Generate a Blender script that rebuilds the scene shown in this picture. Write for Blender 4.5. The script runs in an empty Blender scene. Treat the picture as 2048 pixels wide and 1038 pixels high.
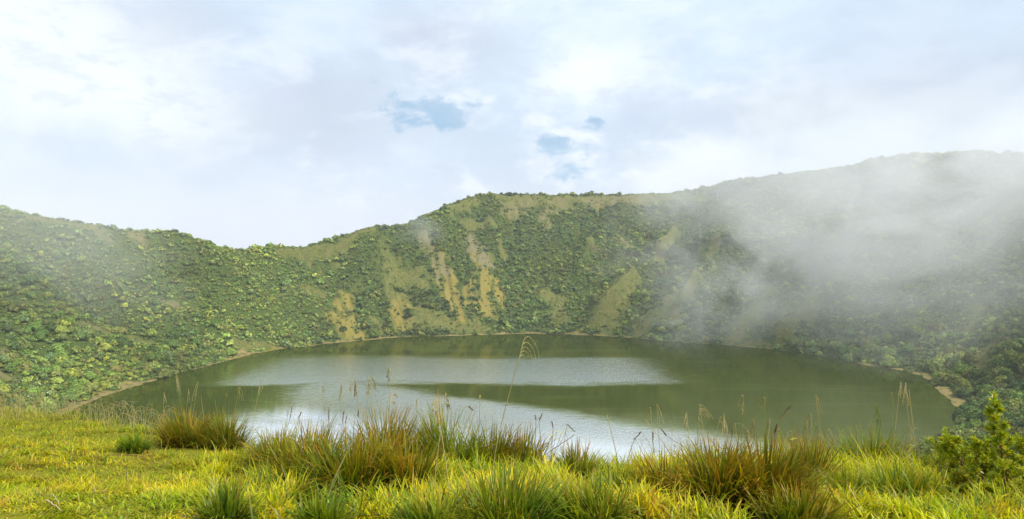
import bpy, math, random
import numpy as np
R = math.radians
SC = bpy.context.scene
COL = SC.collection
rng = np.random.default_rng(7)
random.seed(7)

# ------------------------------------------------------------------ camera, light, exposure
F = 1220.0; HOR = 490.0; CX = 1024.0; H = 60.0          # focal length and horizon in photo pixels, eye height above the lake
cam_d = bpy.data.cameras.new('camera'); cam = bpy.data.objects.new('camera', cam_d); COL.objects.link(cam)
cam.location = (0, 0, H); cam.rotation_euler = (R(90), 0, 0)
cam_d.sensor_width = 36; cam_d.lens = 36 * F / 2048
cam_d.shift_y = -(519 - HOR) / 2048
cam_d.clip_start = 0.05; cam_d.clip_end = 6000
SC.camera = cam
SUN_EL, SUN_AZ = R(50), R(118)                           # azimuth from the view direction (+Y), negative to the left
SC.view_settings.view_transform = 'Standard'; SC.view_settings.look = 'None'
SC.view_settings.exposure = 0.12; SC.view_settings.gamma = 1.0
SC.render.engine = 'CYCLES'
cy = SC.cycles
cy.use_denoising = True
cy.max_bounces = 10; cy.diffuse_bounces = 2; cy.glossy_bounces = 2; cy.transmission_bounces = 4
cy.volume_bounces = 7; cy.transparent_max_bounces = 8
cy.volume_step_rate = 1.0; cy.volume_preview_step_rate = 1.0
cy.use_adaptive_sampling = True; cy.adaptive_threshold = 0.02
cy.sample_clamp_indirect = 6

sun_d = bpy.data.lights.new('sun', 'SUN'); sun = bpy.data.objects.new('sun', sun_d); COL.objects.link(sun)
sun_d.energy = 5.0; sun_d.angle = R(0.6); sun_d.color = (1.0, 0.95, 0.86)
sdir = (math.sin(SUN_AZ) * math.cos(SUN_EL), math.cos(SUN_AZ) * math.cos(SUN_EL), math.sin(SUN_EL))
from mathutils import Vector, Matrix
sun.rotation_euler = Vector(sdir).to_track_quat('Z', 'Y').to_euler()

class NT:
    """tiny node-tree writer"""
    def __init__(s, tree): s.t = tree; s.n = tree.nodes; s.l = tree.links
    def add(s, kind, **kw):
        n = s.n.new(kind)
        for k, v in kw.items(): setattr(n, k, v)
        return n
    def put(s, sock, v):
        if hasattr(v, 'links') or isinstance(v, bpy.types.NodeSocket): s.l.new(v, sock)
        else:
            try: sock.default_value = v
            except Exception: sock.default_value = (*v, 1.0)
    def math(s, op, a, b=0.0, c=None, clamp=False):
        n = s.add('ShaderNodeMath', operation=op, use_clamp=clamp); s.put(n.inputs[0], a); s.put(n.inputs[1], b)
        if c is not None: s.put(n.inputs[2], c)
        return n.outputs[0]
    def vmath(s, op, a, b=None, scale=None):
        n = s.add('ShaderNodeVectorMath', operation=op); s.put(n.inputs[0], a)
        if b is not None: s.put(n.inputs[1], b)
        if scale is not None: s.put(n.inputs['Scale'], scale)
        return n.outputs['Value'] if op in ('LENGTH', 'DOT_PRODUCT') else n.outputs[0]
    def noise(s, vec, scale, detail=4, rough=0.5, out=0, dist=0.0):
        n = s.add('ShaderNodeTexNoise'); s.put(n.inputs['Vector'], vec); n.inputs['Scale'].default_value = scale
        n.inputs['Detail'].default_value = detail; n.inputs['Roughness'].default_value = rough
        n.inputs['Distortion'].default_value = dist
        return n.outputs[out]
    def mix(s, f, a, b, mode='MIX'):
        n = s.add('ShaderNodeMix', data_type='RGBA', blend_type=mode); s.put(n.inputs[0], f); s.put(n.inputs[6], a); s.put(n.inputs[7], b)
        return n.outputs[2]
    def rng(s, v, a, b, c=0.0, d=1.0, smooth=True):
        n = s.add('ShaderNodeMapRange', interpolation_type='SMOOTHSTEP' if smooth else 'LINEAR')
        s.put(n.inputs[0], v); n.inputs[1].default_value = a; n.inputs[2].default_value = b
        n.inputs[3].default_value = c; n.inputs[4].default_value = d
        return n.outputs[0]
    def ramp(s, f, stops):
        n = s.add('ShaderNodeValToRGB'); s.put(n.inputs[0], f); e = n.color_ramp.elements
        while len(e) < len(stops): e.new(0.5)
        for q, (p, c) in zip(e, stops): q.position = p; q.color = (*c, 1)
        return n.outputs[0]

def pdir(x, y):
    v = Vector(((x - CX) / F, 1.0, -(y - HOR) / F)); return v.normalized()

world = bpy.data.worlds.new('World'); SC.world = world; world.use_nodes = True
w = NT(world.node_tree); w.n.clear()
wout = w.add('ShaderNodeOutputWorld'); bg = w.add('ShaderNodeBackground'); bg.inputs[1].default_value = 0.1
sky = w.add('ShaderNodeTexSky', sky_type='NISHITA', sun_disc=False, sun_elevation=SUN_EL, sun_rotation=SUN_AZ, altitude=3400.0)
gen = w.add('ShaderNodeTexCoord').outputs['Generated']
d0 = w.vmath('NORMALIZE', gen)
wob = w.vmath('SCALE', w.vmath('SUBTRACT', w.noise(d0, 7.0, 8, 0.62, out=1), (0.5, 0.5, 0.5)), scale=0.16)
d1 = w.vmath('ADD', d0, wob)
def blob(x, y, rx, ry, soft=0.6, src=None):
    c = pdir(x, y)
    q = w.vmath('MULTIPLY', w.vmath('SUBTRACT', src or d1, tuple(c)), (F / rx, F / rx * 0.5, F / ry))
    return w.rng(w.vmath('LENGTH', q), 1.0 + soft, 1.0 - soft)
stretch = w.vmath('MULTIPLY', d0, (1.0, 1.0, 1.9))
n1 = w.noise(stretch, 2.6, 9, 0.56, dist=0.3)
n2 = w.noise(w.vmath('ADD', stretch, (3.1, 7.7, 1.3)), 7.0, 9, 0.6, dist=0.2)
base = w.ramp(n1, [(0.30, (5.7, 6.9, 8.5)), (0.50, (6.7, 8.0, 9.5)), (0.68, (7.8, 9.0, 10.4))])
hor = w.rng(w.vmath('DOT_PRODUCT', d0, (0, 0, 1)), 0.0, 0.20, 1.0, 0.0)
base = w.mix(w.math('MULTIPLY', hor, 0.75), base, (7.4, 7.7, 8.5))
grey = w.math('MAXIMUM', w.math('MAXIMUM', blob(260, 40, 130, 70, 0.7), blob(860, 80, 130, 70, 0.8)), w.math('MAXIMUM', blob(560, 230, 260, 90, 0.9), blob(1700, 210, 320, 60, 0.9)))
base = w.mix(w.math('MULTIPLY', grey, 0.75), base, (5.7, 6.4, 7.6))
lite = w.math('MAXIMUM', w.math('MAXIMUM', blob(180, 170, 180, 80, 0.9), blob(40, 60, 170, 110, 0.9)), w.math('MAXIMUM', blob(1180, 150, 110, 60, 0.95), blob(1420, 340, 90, 40, 0.9)))
base = w.mix(w.math('MULTIPLY', lite, 0.85), base, (9.6, 10.2, 10.8))
puff = w.math('MULTIPLY', w.rng(n2, 0.50, 0.66), w.math('MAXIMUM', blob(1100, 290, 300, 130, 0.9), blob(700, 340, 150, 80, 0.9)))
base = w.mix(w.math('MULTIPLY', puff, 0.65), base, (9.4, 9.6, 9.9))
n3 = w.noise(w.vmath('ADD', w.vmath('MULTIPLY', d0, (1, 1, 2.2)), (9.1, 2.7, 4.3)), 16.0, 10, 0.62, dist=0.3)
struct = w.math('MAXIMUM', blob(1150, 240, 420, 230, 0.9), blob(250, 120, 330, 130, 0.9))
base = w.mix(w.math('MULTIPLY', struct, w.rng(n2, 0.44, 0.64, 0.0, 0.7)), base, (8.9, 9.6, 10.5))
base = w.mix(w.math('MULTIPLY', struct, w.rng(n3, 0.50, 0.66, 0.0, 0.45)), base, (6.2, 7.1, 8.8))
hs = w.math('MAXIMUM', w.math('MAXIMUM', blob(860, 222, 105, 42, 0.8), w.math('MULTIPLY', blob(1112, 322, 44, 40, 0.8), 0.85)), w.math('MULTIPLY', blob(1190, 268, 40, 18, 0.8), 0.8))
holes = w.rng(w.math('ADD', hs, w.math('MULTIPLY', w.math('SUBTRACT', n3, 0.5), -2.2)), 0.45, 1.0)
skyb = w.mix(0.75, sky.outputs[0], (4.4, 6.6, 8.6))
base = w.mix(w.math('MULTIPLY', holes, w.rng(n2, 0.75, 0.40, 0.65, 1.0)), base, skyb)
w.l.new(base, bg.inputs[0]); w.l.new(bg.outputs[0], wout.inputs[0])

# ------------------------------------------------------------------ helpers
def hash2(ix, iy, s):
    h = (ix.astype(np.int64) * 374761393 + iy.astype(np.int64) * 668265263 + s * 1442695041) & 0xFFFFFFFF
    h = ((h ^ (h >> 13)) * 1274126177) & 0xFFFFFFFF
    return ((h ^ (h >> 16)) & 0xFFFF) / 65535.0
def vnoise(x, y, s=0):
    x = np.asarray(x, float); y = np.asarray(y, float)
    ix = np.floor(x); iy = np.floor(y); fx = x - ix; fy = y - iy
    fx = fx * fx * (3 - 2 * fx); fy = fy * fy * (3 - 2 * fy)
    a = hash2(ix, iy, s); b = hash2(ix + 1, iy, s); c = hash2(ix, iy + 1, s); d = hash2(ix + 1, iy + 1, s)
    return (a * (1 - fx) + b * fx) * (1 - fy) + (c * (1 - fx) + d * fx) * fy
def fbm(x, y, s=0, o=4, g=0.5):
    v = 0; a = 1; t = 0
    for k in range(o):
        v = v + a * vnoise(x * 2**k, y * 2**k, s + k * 17); t += a; a *= g
    return v / t * 2 - 1
def sstep(a, b, x):
    t = np.clip((x - a) / (b - a), 0, 1); return t * t * (3 - 2 * t)

def tag(o, label=None, cat=None, group=None, kind=None):
    for k, v in (('label', label), ('category', cat), ('group', group), ('kind', kind)):
        if v: o[k] = v
    return o
def link(name, me, parent=None, loc=None):
    o = bpy.data.objects.new(name, me); COL.objects.link(o)
    if parent: o.parent = parent
    if loc is not None: o.location = loc
    return o
def quads_mesh(name, V, Q, mat, attr=None, smooth=False, cn=None):
    me = bpy.data.meshes.new(name)
    V = np.ascontiguousarray(V, np.float32); Q = np.ascontiguousarray(Q, np.int32)
    me.vertices.add(len(V)); me.vertices.foreach_set('co', V.ravel())
    me.loops.add(Q.size); me.loops.foreach_set('vertex_index', Q.ravel())
    me.polygons.add(len(Q)); k = Q.shape[1]
    me.polygons.foreach_set('loop_start', np.arange(0, Q.size, k, dtype=np.int32))
    me.polygons.foreach_set('loop_total', np.full(len(Q), k, np.int32))
    if smooth: me.polygons.foreach_set('use_smooth', np.ones(len(Q), bool))
    me.update(calc_edges=True)
    if attr is not None:
        a = me.color_attributes.new('tint', 'FLOAT_COLOR', 'POINT')
        c = np.ones((len(V), 4), np.float32); c[:, :attr.shape[1]] = attr
        a.data.foreach_set('color', c.ravel())
    if cn is not None:
        a = me.attributes.new('cn', 'FLOAT_VECTOR', 'POINT'); a.data.foreach_set('vector', np.ascontiguousarray(cn, np.float32).ravel())
    me.materials.append(mat)
    return me
def rx(a): return Matrix.Rotation(a, 3, 'X')

# ------------------------------------------------------------------ crater shape
C0 = np.array([5.0, 255.0])
def unproj(x, y, Z): return ((x - CX) / F * Z, Z, H - (y - HOR) / F * Z)
shore_px = [(556,698),(490,712),(440,725),(400,736),(350,750),(290,767),(240,781),(200,797),(160,812),(132,826)]
shore = [unproj(x, y, H * F / (y - HOR))[:2] for x, y in shore_px]
shore += [(-146,175),(-122,138),(-88,112),(-45,100),(0,97),(45,103),(72,125)]
shore_r = [(1690,934),(1770,922),(1850,903),(1892,872),(1910,845),(1912,822),(1895,795),(1868,775),(1846,752),(1800,740),(1730,730),(1660,715),(1550,699),(1470,692),(1400,687),(1330,683),(1270,676),(1200,672),(1120,669),(1060,667),(1000,669),(930,671),(860,673),(800,674),(740,680),(690,684),(650,687),(615,694)]
shore += [unproj(x, y, H * F / (y - HOR))[:2] for x, y in shore_r]
sky_px = [(-60,410,318),(0,418,330),(60,430,336),(150,446,345),(270,462,360),(360,467,378),(400,482,392),(440,498,412),(490,502,425),(530,494,432),(565,496,436),(600,498,440),(660,482,452),(700,468,460),(750,452,470),(800,454,485),(850,434,505),(900,410,530),(960,390,560),(1000,388,575),(1075,391,585),(1150,391,590),(1250,390,592),(1320,388,590),(1390,382,586),(1450,369,580),(1500,359,575),(1560,350,565),(1650,340,548),(1700,335,535),(1760,317,520),(1830,309,500),(1950,306,465),(2048,310,425),(2120,318,390)]
rim = [unproj(*p) for p in sky_px]
rim += [(345,290,112),(322,200,98),(260,100,82),(170,20,66),(80,-16,56),(0,-24,54),(-80,-14,56),(-170,30,62),(-250,100,70),(-285,190,78),(-288,250,80)]
NTH = 4096
TH = np.linspace(-math.pi, math.pi, NTH, endpoint=False)
def periodic(pts, vals, sm):
    th = np.array([math.atan2(p[1] - C0[1], p[0] - C0[0]) for p in pts]); v = np.array(vals, float)
    o = np.argsort(th); r = np.interp(TH, th[o], v[o], period=2 * math.pi)
    k = np.exp(-0.5 * (np.arange(-60, 61) / sm) ** 2); k /= k.sum()
    return np.convolve(np.concatenate([r[-60:], r, r[:60]]), k, 'valid')
RS = periodic(shore, [math.hypot(p[0] - C0[0], p[1] - C0[1]) for p in shore], 12)
RR = periodic(rim, [math.hypot(p[0] - C0[0], p[1] - C0[1]) for p in rim], 14)
HR = periodic(rim, [p[2] for p in rim], 10)
# width of the bare beach strip, by the direction the photo shows it in
beach_px = [(132,826,6),(200,797,5),(290,767,4.5),(350,750,1),(440,725,2),(500,709,7),(545,699,5),(600,694,0.5),(650,687,3),(720,681,6),(790,676,5),(860,673,2),(930,671,3.5),(1000,669,3),(1060,667,5),(1120,669,5),(1200,672,5),(1270,676,5),(1310,682,2),(1370,686,0.6),(1430,690,3),(1530,698,2.5),(1600,706,0.5),(1700,724,0.5),(1740,730,4),(1800,739,6),(1838,752,5),(1870,776,7),(1890,790,8),(1905,812,5),(1912,835,1.2),(1905,860,1.2),(1870,892,3),(1800,915,1)]
BW = periodic([unproj(x, y, H * F / (y - HOR)) for x, y, b in beach_px] + [(0, 97)], [b * 0.95 for *_, b in beach_px] + [1], 10)
def polar(X, Y):
    dx = X - C0[0]; dy = Y - C0[1]; th = np.arctan2(dy, dx); r = np.hypot(dx, dy)
    q = lambda A: np.interp(th, TH, A, period=2 * math.pi)
    return th, r, q(RS), q(RR), q(HR), q(BW)
def h_base(X, Y):
    th, r, rs, rr, hr, bw = polar(X, Y)
    d = r - rs; t = (d - bw) / (rr - rs - bw)
    tc = np.clip(t, 0, 1)
    up = hr * (0.10 * tc + 0.90 * tc ** 1.12) * 1.0
    k = sstep(0.86, 1.0, tc); up = up * (1 - k) + k * (hr - (1 - tc) * (rr - rs) * 0.30)
    beach = 0.07 * np.minimum(d, bw)
    down = np.maximum(r - rr, 0)
    h = beach + up - np.minimum(0.15 * down + 0.004 * down ** 2, 160)
    return np.where(d < 0, 0.25 * d, h), t
SPURS = []   # filled once the base surface can be hit by rays
def hit(x, y, fn=None, Z0=60, Z1=650):
    """where the ray through a photo pixel meets the crater wall"""
    fn = fn or (lambda X, Y: h_base(X, Y)[0])
    Z = np.linspace(Z0, Z1, 1200); X = (x - CX) / F * Z; z = H - (y - HOR) / F * Z
    below = z < fn(X, Z)
    i = int(np.argmax(below)) if below.any() else len(Z) - 1
    return np.array([X[i], Z[i]])
def seg_dist(X, Y, a, b):
    ab = b - a; L = float(ab @ ab); t = np.clip(((X - a[0]) * ab[0] + (Y - a[1]) * ab[1]) / L, 0, 1)
    dx = X - (a[0] + t * ab[0]); dy = Y - (a[1] + t * ab[1])
    side = np.sign(ab[0] * (Y - a[1]) - ab[1] * (X - a[0]))
    return np.hypot(dx, dy), side, t
spur_px = [((1278,535),(1176,662),8),((1345,605),(1262,676),6),((1400,560),(1335,650),7),((1560,590),(1440,690),8),((1625,610),(1530,702),7),((1358,455),(1300,515),6),((1100,578),(1062,615),5),((1180,500),(1150,560),4),((1480,640),(1420,690),5),((1740,470),(1640,560),5),((1860,610),(1800,690),5),((480,560),(580,660),5),((330,520),(470,690),5),((160,500),(330,690),5),((60,560),(200,740),4)]
SPURS = [(hit(*a), hit(*b), A) for a, b, A in spur_px]
def spur_h(X, Y):
    s = 0; bare = 0
    for a, b, A in SPURS:
        d, side, t = seg_dist(X, Y, a, b)
        wl = np.where(side > 0, 7.0, 15.0)
        e = sstep(0, 0.15, t) * sstep(1.02, 0.7, t) + 0.0
        s = s + 1.25 * A * np.maximum(0, 1 - d / wl) ** 1.3 * np.clip(e, 0, 1)
    return s
def h_full(X, Y):
    h, t = h_base(X, Y)
    th, r, rs, rr, hr, bw = polar(X, Y)
    m = sstep(0.0, 0.12, t) * sstep(1.02, 0.85, t)
    gul = fbm(th * 11, t * 1.2 + 3, 5, 4) * 8.5 * sstep(0.05, 0.4, t) * sstep(1.0, 0.75, t)
    h = h + gul + fbm(X / 26, Y / 26, 9, 4) * 5.2 * m + spur_h(X, Y) * m
    h = h + fbm(X / 7, Y / 7, 21, 3) * 0.9 * sstep(-0.02, 0.03, t) + fbm(X / 1.7, Y / 1.7, 31, 2) * 0.10 + 0.25*fbm(X / 5, Y / 5, 41, 3)*sstep(0.05,-0.01,t)
    # a low cliff step runs across the right-hand wall
    st = sstep(0.50, 0.515, t + 0.03 * fbm(th * 20, 0 * th, 77, 3)) * sstep(0.62, 0.54, t) * sstep(0.55, 0.9, th) * sstep(1.55, 1.25, th)
    return h + 4.0 * st, t

# bare patches: polylines in photo pixels -> world, each with half-width (m) and colour kind (0 olive grass, 1 ochre scree, 2 grey-brown rock)
bare_px = [
 ([(852,478),(866,510),(884,545)], 5.5, 2), ([(866,500),(886,545),(905,580),(918,612)], 6.0, 1), ([(900,590),(922,640)], 5.0, 1),
 ([(944,476),(952,500),(966,530)], 7.5, 2), ([(950,510),(962,545),(980,575)], 6.0, 1), ([(950,590),(975,625)], 8.0, 1), ([(985,560),(1000,595),(1010,620)], 3.5, 1),
 ([(683,594),(692,625),(700,650)], 6.0, 1), ([(668,632),(690,668),(720,676)], 5.0, 1), ([(795,618),(806,650)], 5.5, 1), ([(750,640),(760,660)],3.0,0),
 ([(790,545),(830,560)], 10.0, 0), ([(785,590),(800,600)], 7.0, 0), ([(835,640),(960,655)], 6.0, 0),
 ([(1010,396),(1100,398),(1200,398),(1310,394)], 9.0, 0), ([(1020,425),(1060,402)], 8.0, 3), ([(1085,440),(1095,455)], 5.0, 3), ([(1180,402),(1290,396)], 8.0, 3),
 ([(1120,400),(1090,430)], 7.0, 3), ([(1240,470),(1262,490)], 6.0, 3), ([(1178,490),(1186,505)], 4.5, 0), ([(1330,390),(1400,398)], 8.0, 0),
 ([(1080,590),(1120,600)], 6.0, 0), ([(1110,610),(1125,640)], 5.0, 0),
 ([(1270,555),(1225,600),(1190,655)], 5.5, 0), ([(1262,575),(1225,640),(1215,665)], 7.0, 0), ([(1280,660),(1300,640)], 6.5, 0), ([(1270,668),(1305,672)], 3.5, 0), ([(1335,620),(1350,650)], 6.0, 0),
 ([(1395,570),(1362,612)], 4.5, 0), ([(1550,600),(1470,675)], 5.0, 0), ([(1620,620),(1545,695)], 5.5, 0), ([(1500,690),(1560,690)], 4.0, 0), ([(1450,690),(1490,660)], 4.0, 0), ([(1590,610),(1560,650)], 4.0, 1),
 ([(1345,470),(1315,512)], 5.0, 0), ([(1440,480),(1420,510)], 3.5, 0), ([(1840,625),(1825,655)], 3.5, 0), ([(1660,560),(1620,600)],3.0,0), ([(1960,600),(1930,650)],3.0,0), ([(1985,690),(1960,740)],3.0,0),
 ([(120,620),(165,665)], 3.2, 3), ([(175,640),(215,655)], 2.6, 3), ([(0,690),(25,702)], 3.5, 3), ([(0,740),(14,745)], 3.0, 3), ([(265,675),(300,690)], 2.5, 0), ([(330,605),(350,612)], 2.5, 3),
 ([(262,460),(275,470)], 4.0, 3), ([(195,455),(215,480)], 3.0, 3), ([(60,432),(180,452)], 3.0, 0), ([(610,560),(650,580)], 3.5, 0), ([(470,690),(540,694)], 3.5, 0), ([(560,500),(620,500)],3.0,0),
 ([(700,470),(740,456)], 4.0, 0), ([(640,500),(690,490)], 4.0, 0), ([(905,414),(950,398)], 4.0, 0), ([(930,440),(980,450)], 5.0, 0), ([(1000,490),(1010,520)],3.0,0),
]
BARE = []
for line, hw, kind in bare_px:
    P = [hit(*p) for p in line]
    BARE += [(P[i], P[i + 1], hw, kind) for i in range(len(P) - 1)]
def bare_masks(X, Y, t):
    n = fbm(X / 9, Y / 9, 61, 4)
    wob = fbm(X / 5, Y / 5, 63, 3)
    out = np.zeros((4,) + np.shape(X))
    for a, b, hw, k in BARE:
        d, _, _ = seg_dist(X, Y, a, b)
        out[k] = np.maximum(out[k], sstep(1.35, 0.6, d / hw + wob * 0.9))
    th, r, rs, rr, hr, bw = polar(X, Y)
    g = sstep(0.50, 0.72, fbm(X / 17 + 5, Y / 17, 71, 4) + 0.18 * sstep(0.7, 1.0, t) + 0.12 * n) * 0.95
    out[0] = np.maximum(out[0], g)
    rill = sstep(-0.45, 0.10, fbm(th * 95 + 0.6 * wob, t * 7, 91, 3)); out[1] *= 0.25 + 0.75 * rill; out[2] *= 0.3 + 0.7 * rill; out[3] *= 0.4 + 0.6 * sstep(-0.3, 0.2, fbm(X / 2.5, Y / 2.5, 93, 3))
    bw = bw * np.clip(0.7 + 1.1 * fbm(th * 30, 0 * th, 97, 3), 0.1, 1.6)
    beach = sstep(bw + 1.2, bw - 0.6, (r - rs) + wob * 1.6) * sstep(0.3, 1.6, bw)
    return out, beach

# ------------------------------------------------------------------ materials
def mat_new(name):
    m = bpy.data.materials.new(name); m.use_nodes = True; t = NT(m.node_tree); t.n.clear()
    return m, t, t.add('ShaderNodeOutputMaterial')

def mat_crater():
    m, t, out = mat_new('crater_wall')
    a = t.add('ShaderNodeAttribute', attribute_name='tint'); s = t.add('ShaderNodeSeparateColor'); t.l.new(a.outputs[0], s.inputs[0])
    a2 = t.add('ShaderNodeAttribute', attribute_name='tint2'); s2 = t.add('ShaderNodeSeparateColor'); t.l.new(a2.outputs[0], s2.inputs[0])
    P = t.add('ShaderNodeTexCoord').outputs['Object']
    n = t.noise(P, 0.55, 6, 0.65); nf = t.noise(P, 2.6, 4, 0.7); nl = t.noise(P, 0.05, 4, 0.6)
    under = t.mix(t.rng(nf, 0.4, 0.66), (0.034, 0.062, 0.012), (0.105, 0.15, 0.030)); under = t.mix(t.rng(t.noise(P, 6.0, 3, 0.7), 0.54, 0.7), under, (0.14, 0.155, 0.045))
    grass = t.mix(t.rng(n, 0.35, 0.65), (0.095, 0.115, 0.022), (0.185, 0.17, 0.048)); grass = t.mix(t.rng(nf, 0.48, 0.72), grass, (0.055, 0.075, 0.016))
    scree = t.mix(n, (0.29, 0.21, 0.04), (0.21, 0.19, 0.045)); scree = t.mix(t.rng(nf, 0.5, 0.75), scree, (0.12, 0.11, 0.035))
    rock = t.mix(n, (0.16, 0.14, 0.065), (0.23, 0.20, 0.105)); rock = t.mix(t.rng(nf, 0.5, 0.7), rock, (0.10, 0.09, 0.05))
    tan = t.mix(n, (0.21, 0.175, 0.07), (0.14, 0.14, 0.05))
    beach = t.mix(n, (0.36, 0.27, 0.10), (0.19, 0.14, 0.055)); beach = t.mix(t.rng(nf, 0.52, 0.72), beach, (0.13, 0.14, 0.035))
    beach = t.mix(t.rng(nl, 0.5, 0.7), beach, t.mix(n, (0.38, 0.27, 0.03), (0.19, 0.17, 0.05)))
    c = t.mix(s.outputs[0], under, grass); c = t.mix(s.outputs[1], c, scree); c = t.mix(s.outputs[2], c, rock)
    c = t.mix(s2.outputs[0], c, tan); c = t.mix(t.math('MULTIPLY', s2.outputs[1], t.rng(t.noise(P, 0.35, 5, 0.7), 0.36, 0.52)), c, beach)
    c = t.mix(s2.outputs[2], c, (0.07, 0.055, 0.025))
    b = t.add('ShaderNodeBump'); b.inputs['Strength'].default_value = 0.9; b.inputs['Distance'].default_value = 0.6
    t.l.new(nf, b.inputs['Height'])
    d = t.add('ShaderNodeBsdfPrincipled'); t.l.new(c, d.inputs['Base Color']); d.inputs['Roughness'].default_value = 0.95
    d.inputs['Specular IOR Level'].default_value = 0.15
    t.l.new(b.outputs[0], d.inputs['Normal']); t.l.new(d.outputs[0], out.inputs[0]); return m

def leaf_shader(t, c, out, trans=0.35, gloss=0.12, rough=0.45, nrm=None):
    d = t.add('ShaderNodeBsdfDiffuse'); t.l.new(c, d.inputs[0])
    if nrm is not None: t.l.new(nrm, d.inputs['Normal'])
    tr = t.add('ShaderNodeBsdfTranslucent'); c2 = t.mix(1.0, c, (1.25, 1.15, 0.45), 'MULTIPLY'); t.l.new(c2, tr.inputs[0])
    mx = t.add('ShaderNodeMixShader'); mx.inputs[0].default_value = trans
    t.l.new(d.outputs[0], mx.inputs[1]); t.l.new(tr.outputs[0], mx.inputs[2])
    g = t.add('ShaderNodeBsdfGlossy'); g.inputs['Roughness'].default_value = rough; g.inputs[0].default_value = (0.8, 0.85, 0.8, 1)
    m2 = t.add('ShaderNodeMixShader'); m2.inputs[0].default_value = gloss * 0.6
    t.l.new(mx.outputs[0], m2.inputs[1]); t.l.new(g.outputs[0], m2.inputs[2]); t.l.new(m2.outputs[0], out.inputs[0])

def mat_shrub(name, per_object):
    m, t, out = mat_new(name)
    P = t.add('ShaderNodeNewGeometry').outputs['Position']
    if per_object:
        c = t.add('ShaderNodeObjectInfo').outputs['Color']
        a = t.add('ShaderNodeAttribute', attribute_name='tint').outputs[0]
        c = t.mix(1.0, c, a, 'MULTIPLY')
    else:
        c = t.add('ShaderNodeAttribute', attribute_name='tint').outputs[0]
    n = t.noise(P, 1.3, 3, 0.6)
    c = t.mix(1.0, c, t.mix(n, (0.6, 0.65, 0.6), (1.45, 1.35, 1.3)), 'MULTIPLY')
    a = t.add('ShaderNodeAttribute', attribute_name='cn').outputs['Vector']
    if per_object:
        vt = t.add('ShaderNodeVectorTransform', vector_type='NORMAL', convert_from='OBJECT', convert_to='WORLD'); t.l.new(a, vt.inputs[0]); a = vt.outputs[0]
    N = t.add('ShaderNodeNewGeometry').outputs['Normal']
    nn = t.vmath('NORMALIZE', t.vmath('ADD', t.vmath('SCALE', t.vmath('NORMALIZE', a), scale=0.5), t.vmath('SCALE', N, scale=0.5)))
    leaf_shader(t, c, out, 0.18, 0.02, 0.6, nn); return m

def mat_blade(name, ramp_young, ramp_dry, noise_scale=0.5, trans=0.42):
    """tint.r = position along the blade, tint.g = random per blade, tint.b = dryness of the blade"""
    m, t, out = mat_new(name)
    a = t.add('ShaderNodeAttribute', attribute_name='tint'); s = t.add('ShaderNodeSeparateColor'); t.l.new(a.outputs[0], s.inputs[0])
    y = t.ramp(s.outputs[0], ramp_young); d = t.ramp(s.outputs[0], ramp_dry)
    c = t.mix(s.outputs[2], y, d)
    P = t.add('ShaderNodeNewGeometry').outputs['Position']
    n = t.noise(P, noise_scale, 4, 0.6)
    c = t.mix(1.0, c, t.mix(t.rng(n, 0.3, 0.7), (0.72, 0.88, 0.7), (1.22, 1.08, 1.0)), 'MULTIPLY')
    n9 = t.noise(P, 3.7, 3, 0.6); c = t.mix(1.0, c, t.mix(t.rng(n9, 0.3, 0.7), (0.62, 0.78, 0.8), (1.25, 1.12, 1.0)), 'MULTIPLY')
    c = t.mix(1.0, c, t.mix(s.outputs[1], (0.6, 0.68, 0.6), (1.35, 1.25, 1.2)), 'MULTIPLY')
    leaf_shader(t, c, out, trans, 0.03, 0.45); return m

def mat_plain(name, col, var=0.3, rough=0.8, scale=40, trans=0.0):
    m, t, out = mat_new(name)
    P = t.add('ShaderNodeTexCoord').outputs['Object']
    n = t.noise(P, scale, 4, 0.6)
    c = t.mix(n, tuple(x * (1 - var) for x in col), tuple(min(1, x * (1 + var)) for x in col))
    if trans > 0: leaf_shader(t, c, out, trans, 0.08)
    else:
        d = t.add('ShaderNodeBsdfPrincipled'); t.l.new(c, d.inputs['Base Color']); d.inputs['Roughness'].default_value = rough
        t.l.new(d.outputs[0], out.inputs[0])
    return m

def mat_soil():
    m, t, out = mat_new('meadow_soil')
    P = t.add('ShaderNodeTexCoord').outputs['Object']
    n = t.noise(P, 2.0, 6, 0.65); n2 = t.noise(P, 14.0, 5, 0.7)
    c = t.mix(n, (0.11, 0.125, 0.008), (0.24, 0.22, 0.014)); c = t.mix(t.rng(n2, 0.52, 0.70), c, (0.07, 0.06, 0.012)); c = t.mix(t.rng(t.noise(P, 60.0, 3, 0.7), 0.5, 0.7), c, (0.30, 0.28, 0.03)); c = t.mix(t.rng(t.noise(P, 0.9, 5, 0.7), 0.56, 0.64), c, (0.11, 0.065, 0.025))
    b = t.add('ShaderNodeBump'); b.inputs['Strength'].default_value = 1.0; b.inputs['Distance'].default_value = 0.04; t.l.new(n2, b.inputs['Height'])
    d = t.add('ShaderNodeBsdfPrincipled'); t.l.new(c, d.inputs['Base Color']); d.inputs['Roughness'].default_value = 1.0; d.inputs['Specular IOR Level'].default_value = 0.1
    t.l.new(b.outputs[0], d.inputs['Normal']); t.l.new(d.outputs[0], out.inputs[0]); return m

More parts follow.
